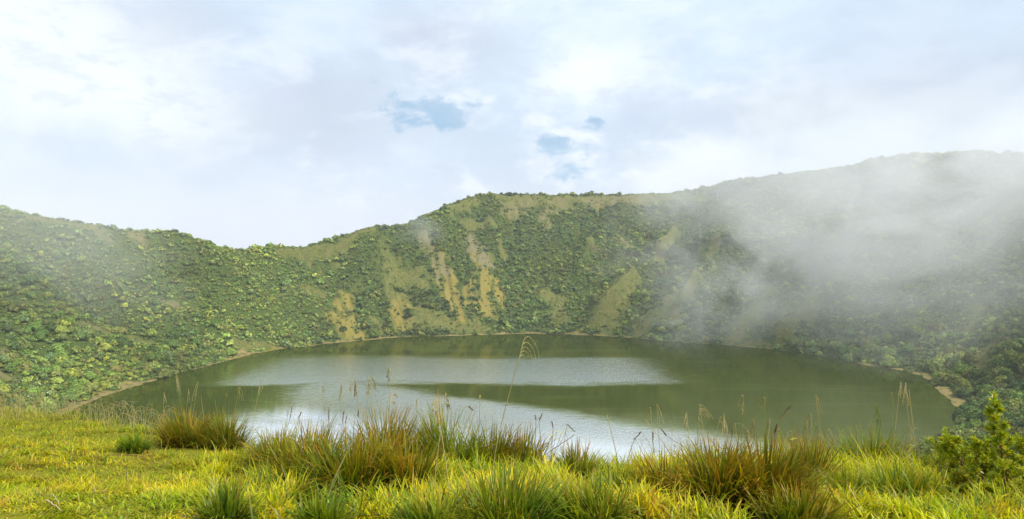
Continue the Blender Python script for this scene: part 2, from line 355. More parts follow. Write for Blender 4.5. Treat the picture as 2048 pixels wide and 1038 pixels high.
def mat_water():
    m, t, out = mat_new('lake_water')
    P = t.add('ShaderNodeTexCoord').outputs['Object']
    sp = t.add('ShaderNodeSeparateXYZ'); t.l.new(P, sp.inputs[0]); X, Y = sp.outputs[0], sp.outputs[1]
    warp = t.math('MULTIPLY', t.math('SUBTRACT', t.noise(t.vmath('MULTIPLY', P, (0.5, 1.6, 1)), 0.012, 5, 0.55), 0.5), 60.0)
    Yw = t.math('ADD', Y, warp)
    # wind-ruffled bands, far to near; near one also paints sky glare as extra reflectivity
    far = t.math('MULTIPLY', t.rng(Yw, 345, 318), t.rng(Yw, 255, 268))
    far = t.math('MULTIPLY', far, t.math('MULTIPLY', t.rng(X, 100, 45), t.rng(X, -155, -105)))
    near = t.math('MULTIPLY', t.rng(t.math('ADD', t.math('MULTIPLY', t.math('ADD', Y, Yw), 0.5), t.math('MULTIPLY', X, 0.60)), 240, 218), t.rng(X, -120, -72))
    streak = t.math('MULTIPLY', t.rng(t.noise(t.vmath('MULTIPLY', P, (0.3, 1.5, 1)), 0.03, 4, 0.6), 0.5, 0.75), 0.25)
    fine = t.math('MULTIPLY', t.math('SUBTRACT', t.noise(t.vmath('MULTIPLY', P, (0.16, 0.5, 1)), 1.0, 5, 0.7), 0.5), 0.9)
    far = t.rng(t.math('ADD', far, t.math('MULTIPLY', fine, t.rng(far, 0.0, 0.12))), 0.02, 1.0); near = t.rng(t.math('ADD', near, t.math('MULTIPLY', fine, t.rng(near, 0.0, 0.12))), 0.02, 1.0)
    mask = t.math('MAXIMUM', t.math('MAXIMUM', far, near), streak)
    rough = t.math('MAXIMUM', t.math('MAXIMUM', far, streak), t.math('MULTIPLY', near, t.rng(t.math('ADD', Y, t.math('MULTIPLY', X, 0.5)), 185, 228, 0.03, 0.8)))
    st = t.math('ADD', t.math('MULTIPLY', rough, 0.75), 0.035)
    n1 = t.noise(t.vmath('MULTIPLY', P, (0.7, 1.3, 1)), 1.1, 3, 0.6)
    b = t.add('ShaderNodeBump'); b.inputs['Distance'].default_value = 0.30; t.l.new(n1, b.inputs['Height'])
    t.l.new(t.math('MULTIPLY', st, 0.75), b.inputs['Strength'])
    dif = t.add('ShaderNodeBsdfDiffuse')
    t.l.new(t.mix(t.noise(P, 0.02, 3, 0.5), (0.024, 0.034, 0.0001), (0.032, 0.041, 0.0002)), dif.inputs[0])
    gl = t.add('ShaderNodeBsdfGlossy'); t.l.new(t.mix(mask, (0.85, 0.92, 0.50), (0.98, 0.99, 0.95)), gl.inputs[0])
    t.l.new(t.math('ADD', t.math('MULTIPLY', rough, 0.10), 0.04), gl.inputs['Roughness'])
    t.l.new(b.outputs[0], gl.inputs['Normal'])
    lw = t.add('ShaderNodeLayerWeight'); lw.inputs[0].default_value = 0.5
    fac = t.math('MULTIPLY', t.rng(lw.outputs['Facing'], 0.1, 0.75, 0.05, 1.0), t.math('ADD', t.math('MULTIPLY', mask, 0.74), 0.26))
    mx = t.add('ShaderNodeMixShader'); t.l.new(fac, mx.inputs[0]); t.l.new(dif.outputs[0], mx.inputs[1]); t.l.new(gl.outputs[0], mx.inputs[2])
    t.l.new(mx.outputs[0], out.inputs[0]); return m

M_CR = mat_crater(); M_SOIL = mat_soil(); M_WATER = mat_water()
M_SH = mat_shrub('shrub_leaves', True); M_SHS = mat_shrub('scrub_leaves', False)

# ------------------------------------------------------------------ crater wall (structure)
NA, NB = 1500, 300
th = np.linspace(-math.pi, math.pi, NA, endpoint=False)
tb = np.concatenate([np.linspace(-0.12, 0.06, 50), np.linspace(0.065, 1.12, 220), np.linspace(1.14, 2.6, 30)]); NB = len(tb)
rs = np.interp(th, TH, RS, period=2 * math.pi); rr = np.interp(th, TH, RR, period=2 * math.pi)
rad = rs[:, None] + (rr - rs)[:, None] * tb[None, :]
X = C0[0] + np.cos(th)[:, None] * rad; Y = C0[1] + np.sin(th)[:, None] * rad
Z, T = h_full(X, Y)
masks, beach = bare_masks(X, Y, T)
slope_rock = sstep(0.50, 0.51, T) * sstep(0.55, 0.52, T) * sstep(0.55, 0.9, th)[:, None] * sstep(1.55, 1.25, th)[:, None] * 0.7
idx = np.arange(NA * NB).reshape(NA, NB); nx = np.roll(idx, -1, axis=0)
Q = np.stack([idx[:, :-1], idx[:, 1:], nx[:, 1:], nx[:, :-1]], -1).reshape(-1, 4)
me = quads_mesh('crater_wall', np.stack([X, Y, Z], -1).reshape(-1, 3), Q, M_CR, np.stack([masks[0], masks[1], masks[2]], -1).reshape(-1, 3), smooth=True)
a2 = me.color_attributes.new('tint2', 'FLOAT_COLOR', 'POINT')
c = np.ones((NA * NB, 4), np.float32); c[:, 0] = masks[3].ravel(); c[:, 1] = beach.ravel(); c[:, 2] = slope_rock.ravel()
a2.data.foreach_set('color', c.ravel())
tag(link('crater_slopes', me), kind='structure')

# lake
k = 360; la = np.linspace(-math.pi, math.pi, k, endpoint=False); lr = np.interp(la, TH, RS, period=2 * math.pi) + 6
rings = np.array([0.0001, 0.5, 1.0]); LV = np.concatenate([np.stack([C0[0] + np.cos(la) * lr * q, C0[1] + np.sin(la) * lr * q, 0 * la], -1) for q in rings])
LQ = []
for i in range(2):
    for j in range(k):
        j2 = (j + 1) % k; LQ.append((i * k + j, (i + 1) * k + j, (i + 1) * k + j2, i * k + j2))
tag(link('lake', quads_mesh('lake', LV, np.array(LQ), M_WATER, smooth=True)), kind='structure')

# ------------------------------------------------------------------ meadow shelf in front of the camera (structure)
LIPX = [-30, -14, -10, -8, -6, -4.5, -3, 0, 3, 6, 9, 14, 30]
LIPY = [16, 14.0, 12.6, 11.6, 10.2, 8.9, 8.0, 7.4, 7.3, 7.6, 8.2, 9.0, 10]
def meadow_h(X, Y):
    X = np.asarray(X, float); Y = np.asarray(Y, float)
    lip = np.interp(X, LIPX, LIPY)
    g = H - 1.55 - np.interp(X, [-12, -6, -2, 6, 12], [0.205, 0.23, 0.295, 0.330, 0.275]) * (Y - 3.4)
    g = np.where(Y < 3.4, H - 1.55 - 0.12 * (Y - 3.4), g)
    g = g + 0.10 * fbm(X / 1.3, Y / 1.3, 101, 4) + 0.10 * fbm(X / 3.1, Y / 3.1, 107, 2) * sstep(2, 4, Y)
    o = np.maximum(Y - lip, 0); g = g - 0.35 * o - 0.17 * np.minimum(o, 4) ** 2 - 1.0 * np.maximum(o - 4, 0)
    side = np.maximum(np.abs(X) - 22, 0); g = g - side * 0.9
    return g - np.maximum(-Y - 12, 0) * 0.8
gx = np.linspace(-34, 34, 420); gy = np.concatenate([np.linspace(-26, 0, 40), np.linspace(0.15, 26, 260)])
GX, GY = np.meshgrid(gx, gy, indexing='ij'); GZ = meadow_h(GX, GY)
idx = np.arange(GX.size).reshape(GX.shape)
Q = np.stack([idx[:-1, :-1], idx[1:, :-1], idx[1:, 1:], idx[:-1, 1:]], -1).reshape(-1, 4)
tag(link('meadow_ground', quads_mesh('meadow_ground', np.stack([GX, GY, GZ], -1).reshape(-1, 3), Q, M_SOIL, smooth=True)), kind='structure')
def mhit(x, y, far=16.0):
    """where the ray through a photo pixel meets the meadow (or the lip when it clears it)"""
    Z = np.linspace(2.0, far, 900); X = (x - CX) / F * Z; z = H - (y - HOR) / F * Z; g = meadow_h(X, Z)
    below = z < g
    i = int(np.argmax(below)) if below.any() else int(np.argmin(z - g))
    return np.array([X[i], Z[i], g[i]])

# ------------------------------------------------------------------ shrubs
def cube_sphere(n):
    V = []; Qs = []
    for ax in range(3):
        for sg in (-1, 1):
            b = len(V)
            for i in range(n + 1):
                for j in range(n + 1):
                    p = [0, 0, 0]; p[ax] = sg; p[(ax + 1) % 3] = 2 * i / n - 1; p[(ax + 2) % 3] = (2 * j / n - 1) * sg; V.append(p)
            for i in range(n):
                for j in range(n):
                    q = b + i * (n + 1) + j; Qs.append((q, q + n + 1, q + n + 2, q + 1))
    V = np.array(V, float); V /= np.linalg.norm(V, axis=1)[:, None]; return V, np.array(Qs)
def rand_dirs(n, r, zmin=-0.2):
    z = r.uniform(zmin, 1, n); a = r.uniform(0, 2 * math.pi, n); q = np.sqrt(1 - z * z)
    return np.stack([q * np.cos(a), q * np.sin(a), z], -1)
def frames(nrm, r):
    a = r.normal(size=nrm.shape); t = np.cross(nrm, a); t /= np.linalg.norm(t, axis=1)[:, None] + 1e-9
    return t, np.cross(nrm, t)
def make_crown(seed, ncl, leaf, lobes, core_n=2, flat=0.72, tint_fl=0.0):
    """a crown of unit radius resting at z=0: several lobes, each a dull core wrapped in outward-leaning leaf clumps"""
    r = np.random.default_rng(seed)
    V = []; Q = []; T = []; CN = []; nv = 0
    L = []
    for i in range(lobes):
        a = i * 2.4 + r.uniform(0, 1); q = 0.0 if i == 0 else r.uniform(0.35, 0.62)
        L.append((np.array([q * math.cos(a), q * math.sin(a), (0.50 if i == 0 else r.uniform(0.22, 0.52)) * flat * 1.25]), (0.66 if i == 0 else r.uniform(0.32, 0.50))))
    for c, s in L:
        cv, cq = cube_sphere(core_n)
        cv = cv * s * 0.76 * (1 + 0.18 * r.normal(size=(len(cv), 1)) * 0.5) * np.array([1, 1, flat]) + c
        CN.append((cv - c) / s * 0.7 + (0, 0, 0.25)); V.append(cv); Q.append(cq + nv); nv += len(cv); T.append(np.full((len(cv), 3), 0.85))
    wts = np.array([s ** 2 for _, s in L]); wts /= wts.sum()
    which = r.choice(len(L), ncl, p=wts)
    cc = np.array([L[i][0] for i in which]); ss = np.array([L[i][1] for i in which])
    d = rand_dirs(ncl, r, -0.25); rad = ss * r.uniform(0.78, 1.12, ncl)
    p = cc + d * rad[:, None] * np.array([1, 1, flat])
    nrm = d + r.normal(size=d.shape) * 0.55 + np.array([0, 0, 0.25]); nrm /= np.linalg.norm(nrm, axis=1)[:, None]
    t, b = frames(nrm, r); sz = leaf * r.uniform(0.6, 1.4, ncl)
    q4 = np.stack([p - t * sz[:, None] * 0.5, p + b * sz[:, None] * 0.42 - nrm * sz[:, None] * 0.15, p + t * sz[:, None] * 0.5, p - b * sz[:, None] * 0.42 - nrm * sz[:, None] * 0.15], 1)
    V.append(q4.reshape(-1, 3)); Q.append(np.arange(ncl * 4).reshape(-1, 4) + nv)
    tv = r.uniform(0.6, 1.5, (ncl, 1)) * np.ones((1, 3)); tv = tv * np.array([1.0, 1.0, 0.95])
    if tint_fl > 0:
        fl = (r.uniform(size=ncl) < tint_fl) & (d[:, 2] > 0.1); tv[fl] = np.array([7.5, 6.8, 11.0])
    T.append(np.repeat(tv, 4, axis=0))
    CN.append(np.repeat(d * 0.8 + r.normal(size=d.shape) * 0.22 + (0, 0, 0.2), 4, axis=0))
    return np.concatenate(V), np.concatenate(Q), np.concatenate(T), np.concatenate(CN)

GREENS = np.array([(0.060, 0.100, 0.024), (0.080, 0.125, 0.030), (0.045, 0.080, 0.024), (0.100, 0.140, 0.040), (0.085, 0.105, 0.035), (0.055, 0.085, 0.035), (0.110, 0.135, 0.030), (0.075, 0.085, 0.030)])
# scatter points over the wall
cell = 2.7
sx = np.arange(-400, 420, cell); sy = np.arange(70, 680, cell)
SX, SY = np.meshgrid(sx, sy); SX = SX.ravel() + rng.uniform(-1.25, 1.25, SX.size); SY = SY.ravel() + rng.uniform(-1.25, 1.25, SY.size)
NB1 = SX.size
ex = rng.uniform(-400, 420, 200000); ey = rng.uniform(70, 680, 200000); SX = np.concatenate([SX, ex]); SY = np.concatenate([SY, ey]); SML = np.arange(SX.size) >= NB1
_, r_, rs_, rr_, hr_, bw_ = polar(SX, SY)
keep = (r_ - rs_ > 0.4) & (r_ < rr_ + 10) & (np.abs(SX / SY) < 0.93)
SX, SY, SML = SX[keep], SY[keep], SML[keep]
SZ, ST = h_full(SX, SY); mk, bch = bare_masks(SX, SY, ST)
bare = np.max(mk, axis=0); cover = 1 - np.clip(np.maximum(np.max(mk * np.array([0.62, 0.78, 0.80, 0.70])[:, None], axis=0), bch * 0.98), 0, 1)
cover = np.where(SML, cover * (1 - np.clip(0.72 * bare, 0, 1)), cover)
dens = 0.93 + 0.25 * fbm(SX / 22, SY / 22, 201, 3)
keep = rng.uniform(size=len(SX)) < cover * dens
SML = SML[keep]; SX, SY, SZ, ST, BR = SX[keep], SY[keep], SZ[keep], ST[keep], bare[keep]
size = (1.0 + 2.2 * rng.uniform(size=len(SX)) ** 2.6) * (1 + 0.30 * fbm(SX / 30, SY / 30, 211, 3))
size *= 1.0 + 0.25 * sstep(0.35, 0.0, ST) ; size *= (1 + 0.10 * sstep(0.9, 1.0, ST)) * (1 - 0.62 * BR)
size *= np.where(SX > 60, 1.12, 1.0)
size = np.where(SML, rng.uniform(0.45, 1.05, len(SX)), size)
# crown colour: patches of kinds drifting over the slope, a difference from shrub to shrub, and the left slope's brighter light painted in
kn = fbm(SX / 35, SY / 35, 221, 3); warm = fbm(SX / 14, SY / 14, 231, 3)
ci = rng.integers(0, len(GREENS), len(SX)); colr = GREENS[ci] * rng.uniform(0.85, 1.4, (len(SX), 1)) * np.array([1.76, 1.68, 1.46]) * (1 + 0.75 * np.clip(fbm(SX / 48, SY / 48, 241, 3), -0.6, 0.10))[:, None] * (1 + 0.30 * sstep(-40, -150, SX))[:, None]
colr = np.where(SML[:, None], colr * np.array([1.1, 1.0, 0.95]) * rng.uniform(0.6, 1.2, (len(SX), 1)), colr)
colr = colr * (1 + 0.28 * np.stack([warm + kn, 0.6 * (warm + kn), 0.1 * warm], -1))
dist = np.hypot(SX, SY)
px = SX / SY * F + CX; py = HOR + (H - SZ) / SY * F
app = size / SY
# which are seen: not hidden behind the meadow lip
mg = np.array([0.0] * len(SX))
lip_y = np.interp(px, [0, 200, 350, 500, 700, 1000, 1400, 1800, 2048], [830, 855, 890, 905, 930, 945, 945, 940, 930])
inview = (px > -20) & (px < 2068) & (py < lip_y + 15)
front = np.argsort(-np.where(inview & (px > 4) & (px < 2044) & (py < lip_y - 12), app, 0))
N_IND = 285
ind = front[:N_IND]
rest_mask = np.ones(len(SX), bool); rest_mask[ind] = False
rest_mask &= (np.abs(SX / SY) < 0.90)

def scatter_mesh(name, ids, protos, mat):
    VV = []; QQ = []; TT = []; NN = []; nv = 0
    pr = rng.integers(0, len(protos), len(ids))
    for k, (pv, pq, pt, pn) in enumerate(protos):
        I = ids[pr == k]
        if not len(I): continue
        a = rng.uniform(0, 2 * math.pi, len(I)); s = size[I]; zs = s * rng.uniform(0.75, 1.2, len(I))
        ca, sa = np.cos(a) * s, np.sin(a) * s
        x = pv[None, :, 0] * ca[:, None] - pv[None, :, 1] * sa[:, None] + SX[I][:, None]
        y = pv[None, :, 0] * sa[:, None] + pv[None, :, 1] * ca[:, None] + SY[I][:, None]
        z = pv[None, :, 2] * zs[:, None] + SZ[I][:, None] - 0.12 * s[:, None]
        VV.append(np.stack([x, y, z], -1).reshape(-1, 3))
        QQ.append((pq[None] + (np.arange(len(I)) * len(pv))[:, None, None]).reshape(-1, 4) + nv); nv += len(I) * len(pv)
        NN.append(np.stack([pn[None, :, 0] * np.cos(a)[:, None] - pn[None, :, 1] * np.sin(a)[:, None], pn[None, :, 0] * np.sin(a)[:, None] + pn[None, :, 1] * np.cos(a)[:, None], np.broadcast_to(pn[None, :, 2], x.shape)], -1).reshape(-1, 3))
        TT.append((pt[None] * colr[I][:, None, :]).reshape(-1, 3))
    return quads_mesh(name, np.concatenate(VV), np.concatenate(QQ), mat, np.concatenate(TT), cn=np.concatenate(NN))
near_p = [make_crown(300 + i, 140, 0.28, 4, 1, flat=0.88) for i in range(6)]
far_p = [make_crown(330 + i, 46, 0.46, 3, 1) for i in range(8)]
small_p = [make_crown(345 + i, 16, 0.85, 1, 1) for i in range(8)]
near_ids = np.where(rest_mask & (SY < 290) & ~SML)[0]; far_ids = np.where(rest_mask & (SY >= 290) & ~SML)[0]; sml_ids = np.where(rest_mask & SML)[0]
print('shrubs', len(SX), len(near_ids), len(far_ids))
me = scatter_mesh('scrub', near_ids, near_p, M_SHS); o = link('hillside_scrub', me); tag(o, 'dense green scrub covering the nearer slopes of the crater', 'scrub', kind='stuff')
me = scatter_mesh('far_scrub', far_ids, far_p, M_SHS); o = link('far_hillside_scrub', me); tag(o, 'green scrub covering the crater wall beyond the lake', 'scrub', kind='stuff')
me = scatter_mesh('low_scrub', sml_ids, small_p, M_SHS); o = link('low_scrub', me); tag(o, 'low green undergrowth filling the gaps between shrubs on the crater slopes', 'undergrowth', kind='stuff')
# the ones that show largest, each its own object
big_p = [make_crown(360 + i, 460, 0.19, 6, 2, flat=0.98) for i in range(7)]
big_me = [quads_mesh('shrub_crown', v, q, M_SH, t_, cn=n_) for v, q, t_, n_ in big_p]
SQ = np.quantile(size[ind], [0.33, 0.7]); LQ_ = np.quantile(colr[ind][:, 1], [0.3, 0.75])
def size_word(v): return 'large' if v > SQ[1] else ('small' if v < SQ[0] else 'mid-sized')
def tint_word(c): return ('pale ' if c[1] > LQ_[1] else 'dark ' if c[1] < LQ_[0] else 'mid ') + ('yellowish green' if c[0] > 0.86 * c[1] else 'green')
def place_word(x, y, t_):
    w_ = "at the water's edge" if t_ < 0.05 else 'just above the shore' if t_ < 0.12 else 'low on the slope' if t_ < 0.22 else 'partway up the slope' if t_ < 0.4 else 'high on the slope'
    if x < 1024: a = 'by the left edge' if x < 60 else 'above the bright meadow' if x < 130 else 'left of the shore strip' if x < 220 else 'on the left shore' if x < 380 else 'beyond the left shore bend'
    else: a = 'by the right edge' if x > 1990 else 'behind the tall sprig' if x > 1940 else 'beside the right bay' if x > 1860 else 'above the right beach' if x > 1740 else 'on the right shore' if x > 1500 else 'on the far shore'
    return w_ + ' ' + a
LAB = {int(i): f"{size_word(size[i])} {tint_word(colr[i])} shrub {place_word(px[i], py[i], ST[i])}" for i in ind}
ORD = ['leftmost', 'second from left', 'third from left', 'fourth from left', 'fifth from left', 'sixth from left', 'seventh from left', 'eighth from left', 'ninth from left', 'tenth from left', 'eleventh from left', 'twelfth from left']
for key in set(LAB.values()):
    mem = sorted([i for i in LAB if LAB[i] == key], key=lambda i: px[i])
    if len(mem) > 1:
        for q, i in enumerate(mem):
            LAB[i] = key + ', ' + ('rightmost' if q == len(mem) - 1 else ORD[min(q, 11)])
used = {}
for n, i in enumerate(ind):
    o = bpy.data.objects.new('shrub', big_me[n % len(big_me)]); COL.objects.link(o)
    s = float(size[i]); o.location = (SX[i], SY[i], SZ[i] - 0.12 * s)
    o.scale = (s, s, s * random.uniform(0.85, 1.15)); o.rotation_euler = (random.uniform(-.12, .12), random.uniform(-.12, .12), random.uniform(0, 6.28))
    o.color = (*[float(q) for q in colr[i]], 1)
    lab = LAB[int(i)]
    tag(o, lab, 'shrub', 'shrubs on the near crater slopes')


# ------------------------------------------------------------------ grass
def blades(base, ht, width, heading, lean, curl, r, nseg=4, dry=None, kink=0.0):
    """flat tapering blades; base (N,3), lean = initial tilt, curl = extra tilt gained along the blade"""
    n = len(base); hx, hy = np.cos(heading), np.sin(heading)
    sx_, sy_ = -hy, hx
    tw = r.uniform(-0.9, 0.9, n)                       # the face is turned a little off the bending plane
    wx = sx_ * np.cos(tw) + hx * np.sin(tw); wy = sy_ * np.cos(tw) + hy * np.sin(tw)
    pos = base.copy(); V = []; T = []
    rnd = r.uniform(size=n); dry = np.zeros(n) if dry is None else dry
    for k in range(nseg + 1):
        u = k / nseg
        wd = width * (0.62 + 0.9 * u - 0.6 * u * u) * (1 - u ** 2.2) * 0.5 + 0.0004
        a = pos + np.stack([wx * wd, wy * wd, 0 * wd], -1); b = pos - np.stack([wx * wd, wy * wd, 0 * wd], -1)
        V += [a, b]; T += [np.stack([np.full(n, u), rnd, dry], -1)] * 2
        ang = lean + curl * (u + 0.5 / nseg) ** 1.5 + (kink * (u > 0.55) if np.ndim(kink) or kink else 0)
        st = ht / nseg
        pos = pos + np.stack([hx * np.sin(ang) * st, hy * np.sin(ang) * st, np.cos(ang) * st], -1)
    V = np.stack(V, 1).reshape(-1, 3); T = np.stack(T, 1).reshape(-1, 3)
    q = np.array([[2 * k, 2 * k + 1, 2 * k + 3, 2 * k + 2] for k in range(nseg)])
    Q = (q[None] + (np.arange(n) * (2 * nseg + 2))[:, None, None]).reshape(-1, 4)
    return V, Q, T
def join(parts):
    V = []; Q = []; T = []; nv = 0
    for v, q, t in parts: V.append(v); Q.append(q + nv); T.append(t); nv += len(v)
    return np.concatenate(V), np.concatenate(Q), np.concatenate(T)

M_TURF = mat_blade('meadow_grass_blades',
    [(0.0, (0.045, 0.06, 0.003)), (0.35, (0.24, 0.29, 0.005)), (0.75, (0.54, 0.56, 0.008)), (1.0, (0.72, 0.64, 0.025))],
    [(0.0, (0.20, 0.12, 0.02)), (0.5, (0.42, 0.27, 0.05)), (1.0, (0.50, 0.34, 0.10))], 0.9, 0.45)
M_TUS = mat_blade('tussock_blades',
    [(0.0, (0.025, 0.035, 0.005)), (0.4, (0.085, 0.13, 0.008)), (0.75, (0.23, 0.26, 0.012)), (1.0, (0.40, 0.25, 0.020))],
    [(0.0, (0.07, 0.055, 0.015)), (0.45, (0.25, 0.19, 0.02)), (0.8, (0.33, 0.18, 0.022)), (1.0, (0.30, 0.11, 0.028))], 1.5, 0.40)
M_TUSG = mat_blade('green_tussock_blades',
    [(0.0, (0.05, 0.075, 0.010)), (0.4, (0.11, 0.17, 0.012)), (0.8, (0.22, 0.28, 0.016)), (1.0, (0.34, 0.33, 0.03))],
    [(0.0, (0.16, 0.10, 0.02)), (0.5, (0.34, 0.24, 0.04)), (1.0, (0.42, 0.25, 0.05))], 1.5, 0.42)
M_STRAW = mat_plain('straw_stem', (0.50, 0.42, 0.17), 0.25, 0.7, 60, 0.3)
M_GSTEM = mat_plain('green_stem', (0.26, 0.30, 0.05), 0.25, 0.7, 60, 0.3)
M_BROWN = mat_plain('brown_seed_spike', (0.17, 0.065, 0.035), 0.35, 0.8, 90)
M_REDST = mat_plain('red_brown_bark', (0.15, 0.05, 0.022), 0.35, 0.8, 60)
M_DEAD = mat_plain('dead_dark_stem', (0.07, 0.055, 0.03), 0.3, 0.9, 60)
M_TWIG = mat_plain('bleached_twig', (0.50, 0.36, 0.19), 0.25, 0.8, 60)
M_YEL = mat_plain('yellow_petals', (0.62, 0.58, 0.06), 0.15, 0.7, 60, 0.3)

TUS = [
 (372, 893, 150, 815, 'reddish brown tussock at the left end of the lip, against the dark green water', M_TUS, 560, .55),
 (452, 897, 140, 822, 'brown and green tussock touching the right side of the leftmost reddish tussock', M_TUS, 520, .45),
 (268, 905, 90, 862, 'small fresh green tuft standing alone in the short turf on the left', M_TUSG, 260, .05),
 (538, 955, 130, 868, 'low reddish tussock left of the widest brown tussock, lake glare behind', M_TUS, 480, .45),
 (625, 985, 190, 846, 'wide green and orange tussock between the low reddish one and the tallest', M_TUS, 640, .40),
 (715, 1005, 230, 852, 'large dark based tussock in front of the tallest tussock in the middle', M_TUS, 800, .36),
 (775, 945, 170, 812, 'tallest reddish tipped tussock in the middle of the lip', M_TUS, 760, .50),
 (815, 1000, 150, 865, 'green and orange tussock leaning against the right of the large dark based one', M_TUS, 460, .35),
 (888, 925, 140, 806, 'spiky dark green tussock just right of the tallest one', M_TUSG, 480, .28),
 (985, 952, 130, 838, 'dark green tussock with reddish blade tips under the long arching stalk', M_TUS, 520, .30),
 (1045, 950, 110, 850, 'thin reddish green tussock left of the yellow flowered weed', M_TUS, 320, .40),
 (1150, 965, 90, 880, 'sparse reddish tuft below the yellow flowered weed', M_TUS, 240, .50),
 (1010, 1075, 260, 930, 'broad bladed green and red tussock at the bottom centre edge', M_TUSG, 560, .30),
 (865, 1080, 180, 975, 'short green tussock at the bottom edge below the large dark based one', M_TUSG, 340, .15),
 (450, 1052, 130, 955, 'dark green spiky tuft at the bottom edge left of centre', M_TUSG, 260, .08),
 (1250, 1000, 150, 915, 'yellow green tussock in the low gap before the white glare', M_TUSG, 360, .2),
 (1330, 1020, 150, 900, 'loose orange and green tussock left of the big rusty one', M_TUS, 400, .45),
 (1440, 1030, 170, 872, 'big rusty brown tussock with a black shaded foot on the right', M_TUS, 700, .62),
 (1530, 1030, 190, 868, 'rusty orange tussock right of the big one with the black foot', M_TUS, 740, .58),
 (1615, 985, 120, 870, 'tall thin rusty and green tussock with nodding stalks above', M_TUS, 420, .42),
 (1745, 935, 150, 852, 'fine green tussock against the dark water left of the tall white stem', M_TUSG, 560, .15),
 (1690, 1010, 140, 930, 'bright green tussock below the fine green one', M_TUSG, 420, .06),
 (1800, 1015, 180, 915, 'bright yellow green tussock to the left of the bushy heath', M_TUSG, 560, .06),
 (1600, 1075, 200, 960, 'coarse green tussock with orange blades at the bottom right edge', M_TUS, 420, .35),
 (1180, 1060, 220, 950, 'mixed green and straw tussock at the bottom edge right of centre', M_TUSG, 480, .25),
 (640, 1065, 150, 985, 'short bright tuft at the bottom edge under the wide tussocks', M_TUSG, 320, .08),

 (560, 912, 110, 846, 'low green tussock behind the left end of the wide middle group', M_TUSG, 300, .3),
 (938, 915, 110, 840, 'small green tussock filling the gap between the two dark green ones', M_TUSG, 300, .3),
 (1385, 985, 130, 888, 'loose green tussock just left of the big rusty brown one', M_TUSG, 340, .3),
 (1572, 955, 120, 862, 'upright green tussock behind the rusty orange one', M_TUSG, 340, .3),
 (1665, 950, 130, 872, 'ragged green tussock between the tall rusty one and the fine green one', M_TUSG, 360, .25),
 (1850, 965, 110, 885, 'small bright green tussock beside the leftmost heath', M_TUSG, 300, .1),
]

# meadow grass: nobody could count it -> one object
r = np.random.default_rng(41)
N = 290000
zz = 1.0 / r.uniform(1 / 15.5, 1 / 2.9, N * 2) ** 1.0; keep = r.uniform(size=len(zz)) < np.clip(zz / 9, 0.22, 1); zz = zz[keep][:N]
xx = r.uniform(-1, 1, len(zz)); edge_ = r.uniform(size=len(zz)) < 0.16; xx = np.where(edge_, np.sign(xx) * (0.86 * zz + 3.6 * np.abs(xx)), xx * 0.90 * zz); lip = np.interp(xx, LIPX, LIPY)
k = (zz < lip + 2.4); xx, zz, lip = xx[k], zz[k], lip[k]
pxx = xx / zz * F + CX
long_ = sstep(300, 620, pxx + 160 * fbm(xx / 1.2, zz / 1.2, 401, 3)) * 0.85 + 0.15
long_ = np.maximum(long_, sstep(1.2, -0.2, lip - zz) * np.interp(pxx, [0, 400, 700], [0.7, 0.7, 0.35]))
clump = fbm(xx / 0.35, zz / 0.35, 411, 3); thin = fbm(xx / 0.9, zz / 0.9, 415, 3); bald = sstep(0.30, 0.45, fbm(xx / 0.7 + 9, zz / 0.35, 417, 3))
k = r.uniform(size=len(xx)) < np.clip(0.74 + 1.5 * clump - 0.3 * long_ * (thin < -0.25), 0.20 + 0.35 * (long_ < 0.4), 1) * (1 - 0.8 * bald)
xx, zz, lip, pxx, long_, clump = [q[k] for q in (xx, zz, lip, pxx, long_, clump)]
k = np.ones(len(xx), bool)
for x, y, wp, tp, *_ in TUS:
    g = mhit(x, y); ra = wp / F * g[1] * 0.42
    dz_ = zz - g[1]; dd = np.hypot(xx - g[0], np.where(dz_ < 0, dz_ * 0.42, dz_)); k &= (dd > ra) | (r.uniform(size=len(xx)) < 0.06)
for hx_, hZ_, hr_0 in ((1945, 5.2, .32), (1900, 5.6, .3), (1965, 4.9, .3), (2012, 4.3, .2), (1925, 4.4, .22), (2040, 4.8, .3)):
    k &= (np.hypot(xx - (hx_ - CX) / F * hZ_, (zz - hZ_ + .15) * .8) > hr_0) | (r.uniform(size=len(xx)) < .3)
xx, zz, lip, pxx, long_, clump = [q[k] for q in (xx, zz, lip, pxx, long_, clump)]
n = len(xx)
ht = (0.078 + 0.125 * long_ * r.uniform(0.4, 1.25, n)) * (1 + 0.9 * clump) * r.uniform(0.5, 1.4, n) * np.interp(zz, [3.2, 5.5], [0.62, 1.0])
clx = np.round(xx / 0.22) ; cly = np.round(zz / 0.22)       # blades of one tuft fan out from its middle
cxj = (clx + hash2(clx, cly, 5) - 0.5) * 0.22; cyj = (cly + hash2(clx, cly, 6) - 0.5) * 0.22
head = np.arctan2(zz - cyj, xx - cxj) + r.normal(size=n) * 0.9
turf = long_ < 0.35
lean = np.where(turf, r.uniform(0.2, 1.2, n), r.uniform(0.05, 0.6, n)); curl = r.uniform(0.2, 1.7, n)
dry = (r.uniform(size=n) < 0.15 + 0.10 * turf + 0.25 * sstep(0.1, 0.5, fbm(xx / 0.8, zz / 0.8, 421, 3))).astype(float) * r.uniform(0.5, 1, n)
base = np.stack([xx, zz, meadow_h(xx, zz) - 0.01], -1)
V, Q, T = blades(base, ht, 0.007 + 0.010 * r.uniform(size=n) ** 1.5 * (0.4 + long_), head, lean, curl, r, 4, dry)
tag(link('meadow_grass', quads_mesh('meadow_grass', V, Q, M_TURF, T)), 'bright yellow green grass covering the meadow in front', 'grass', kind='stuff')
print('blades', n)

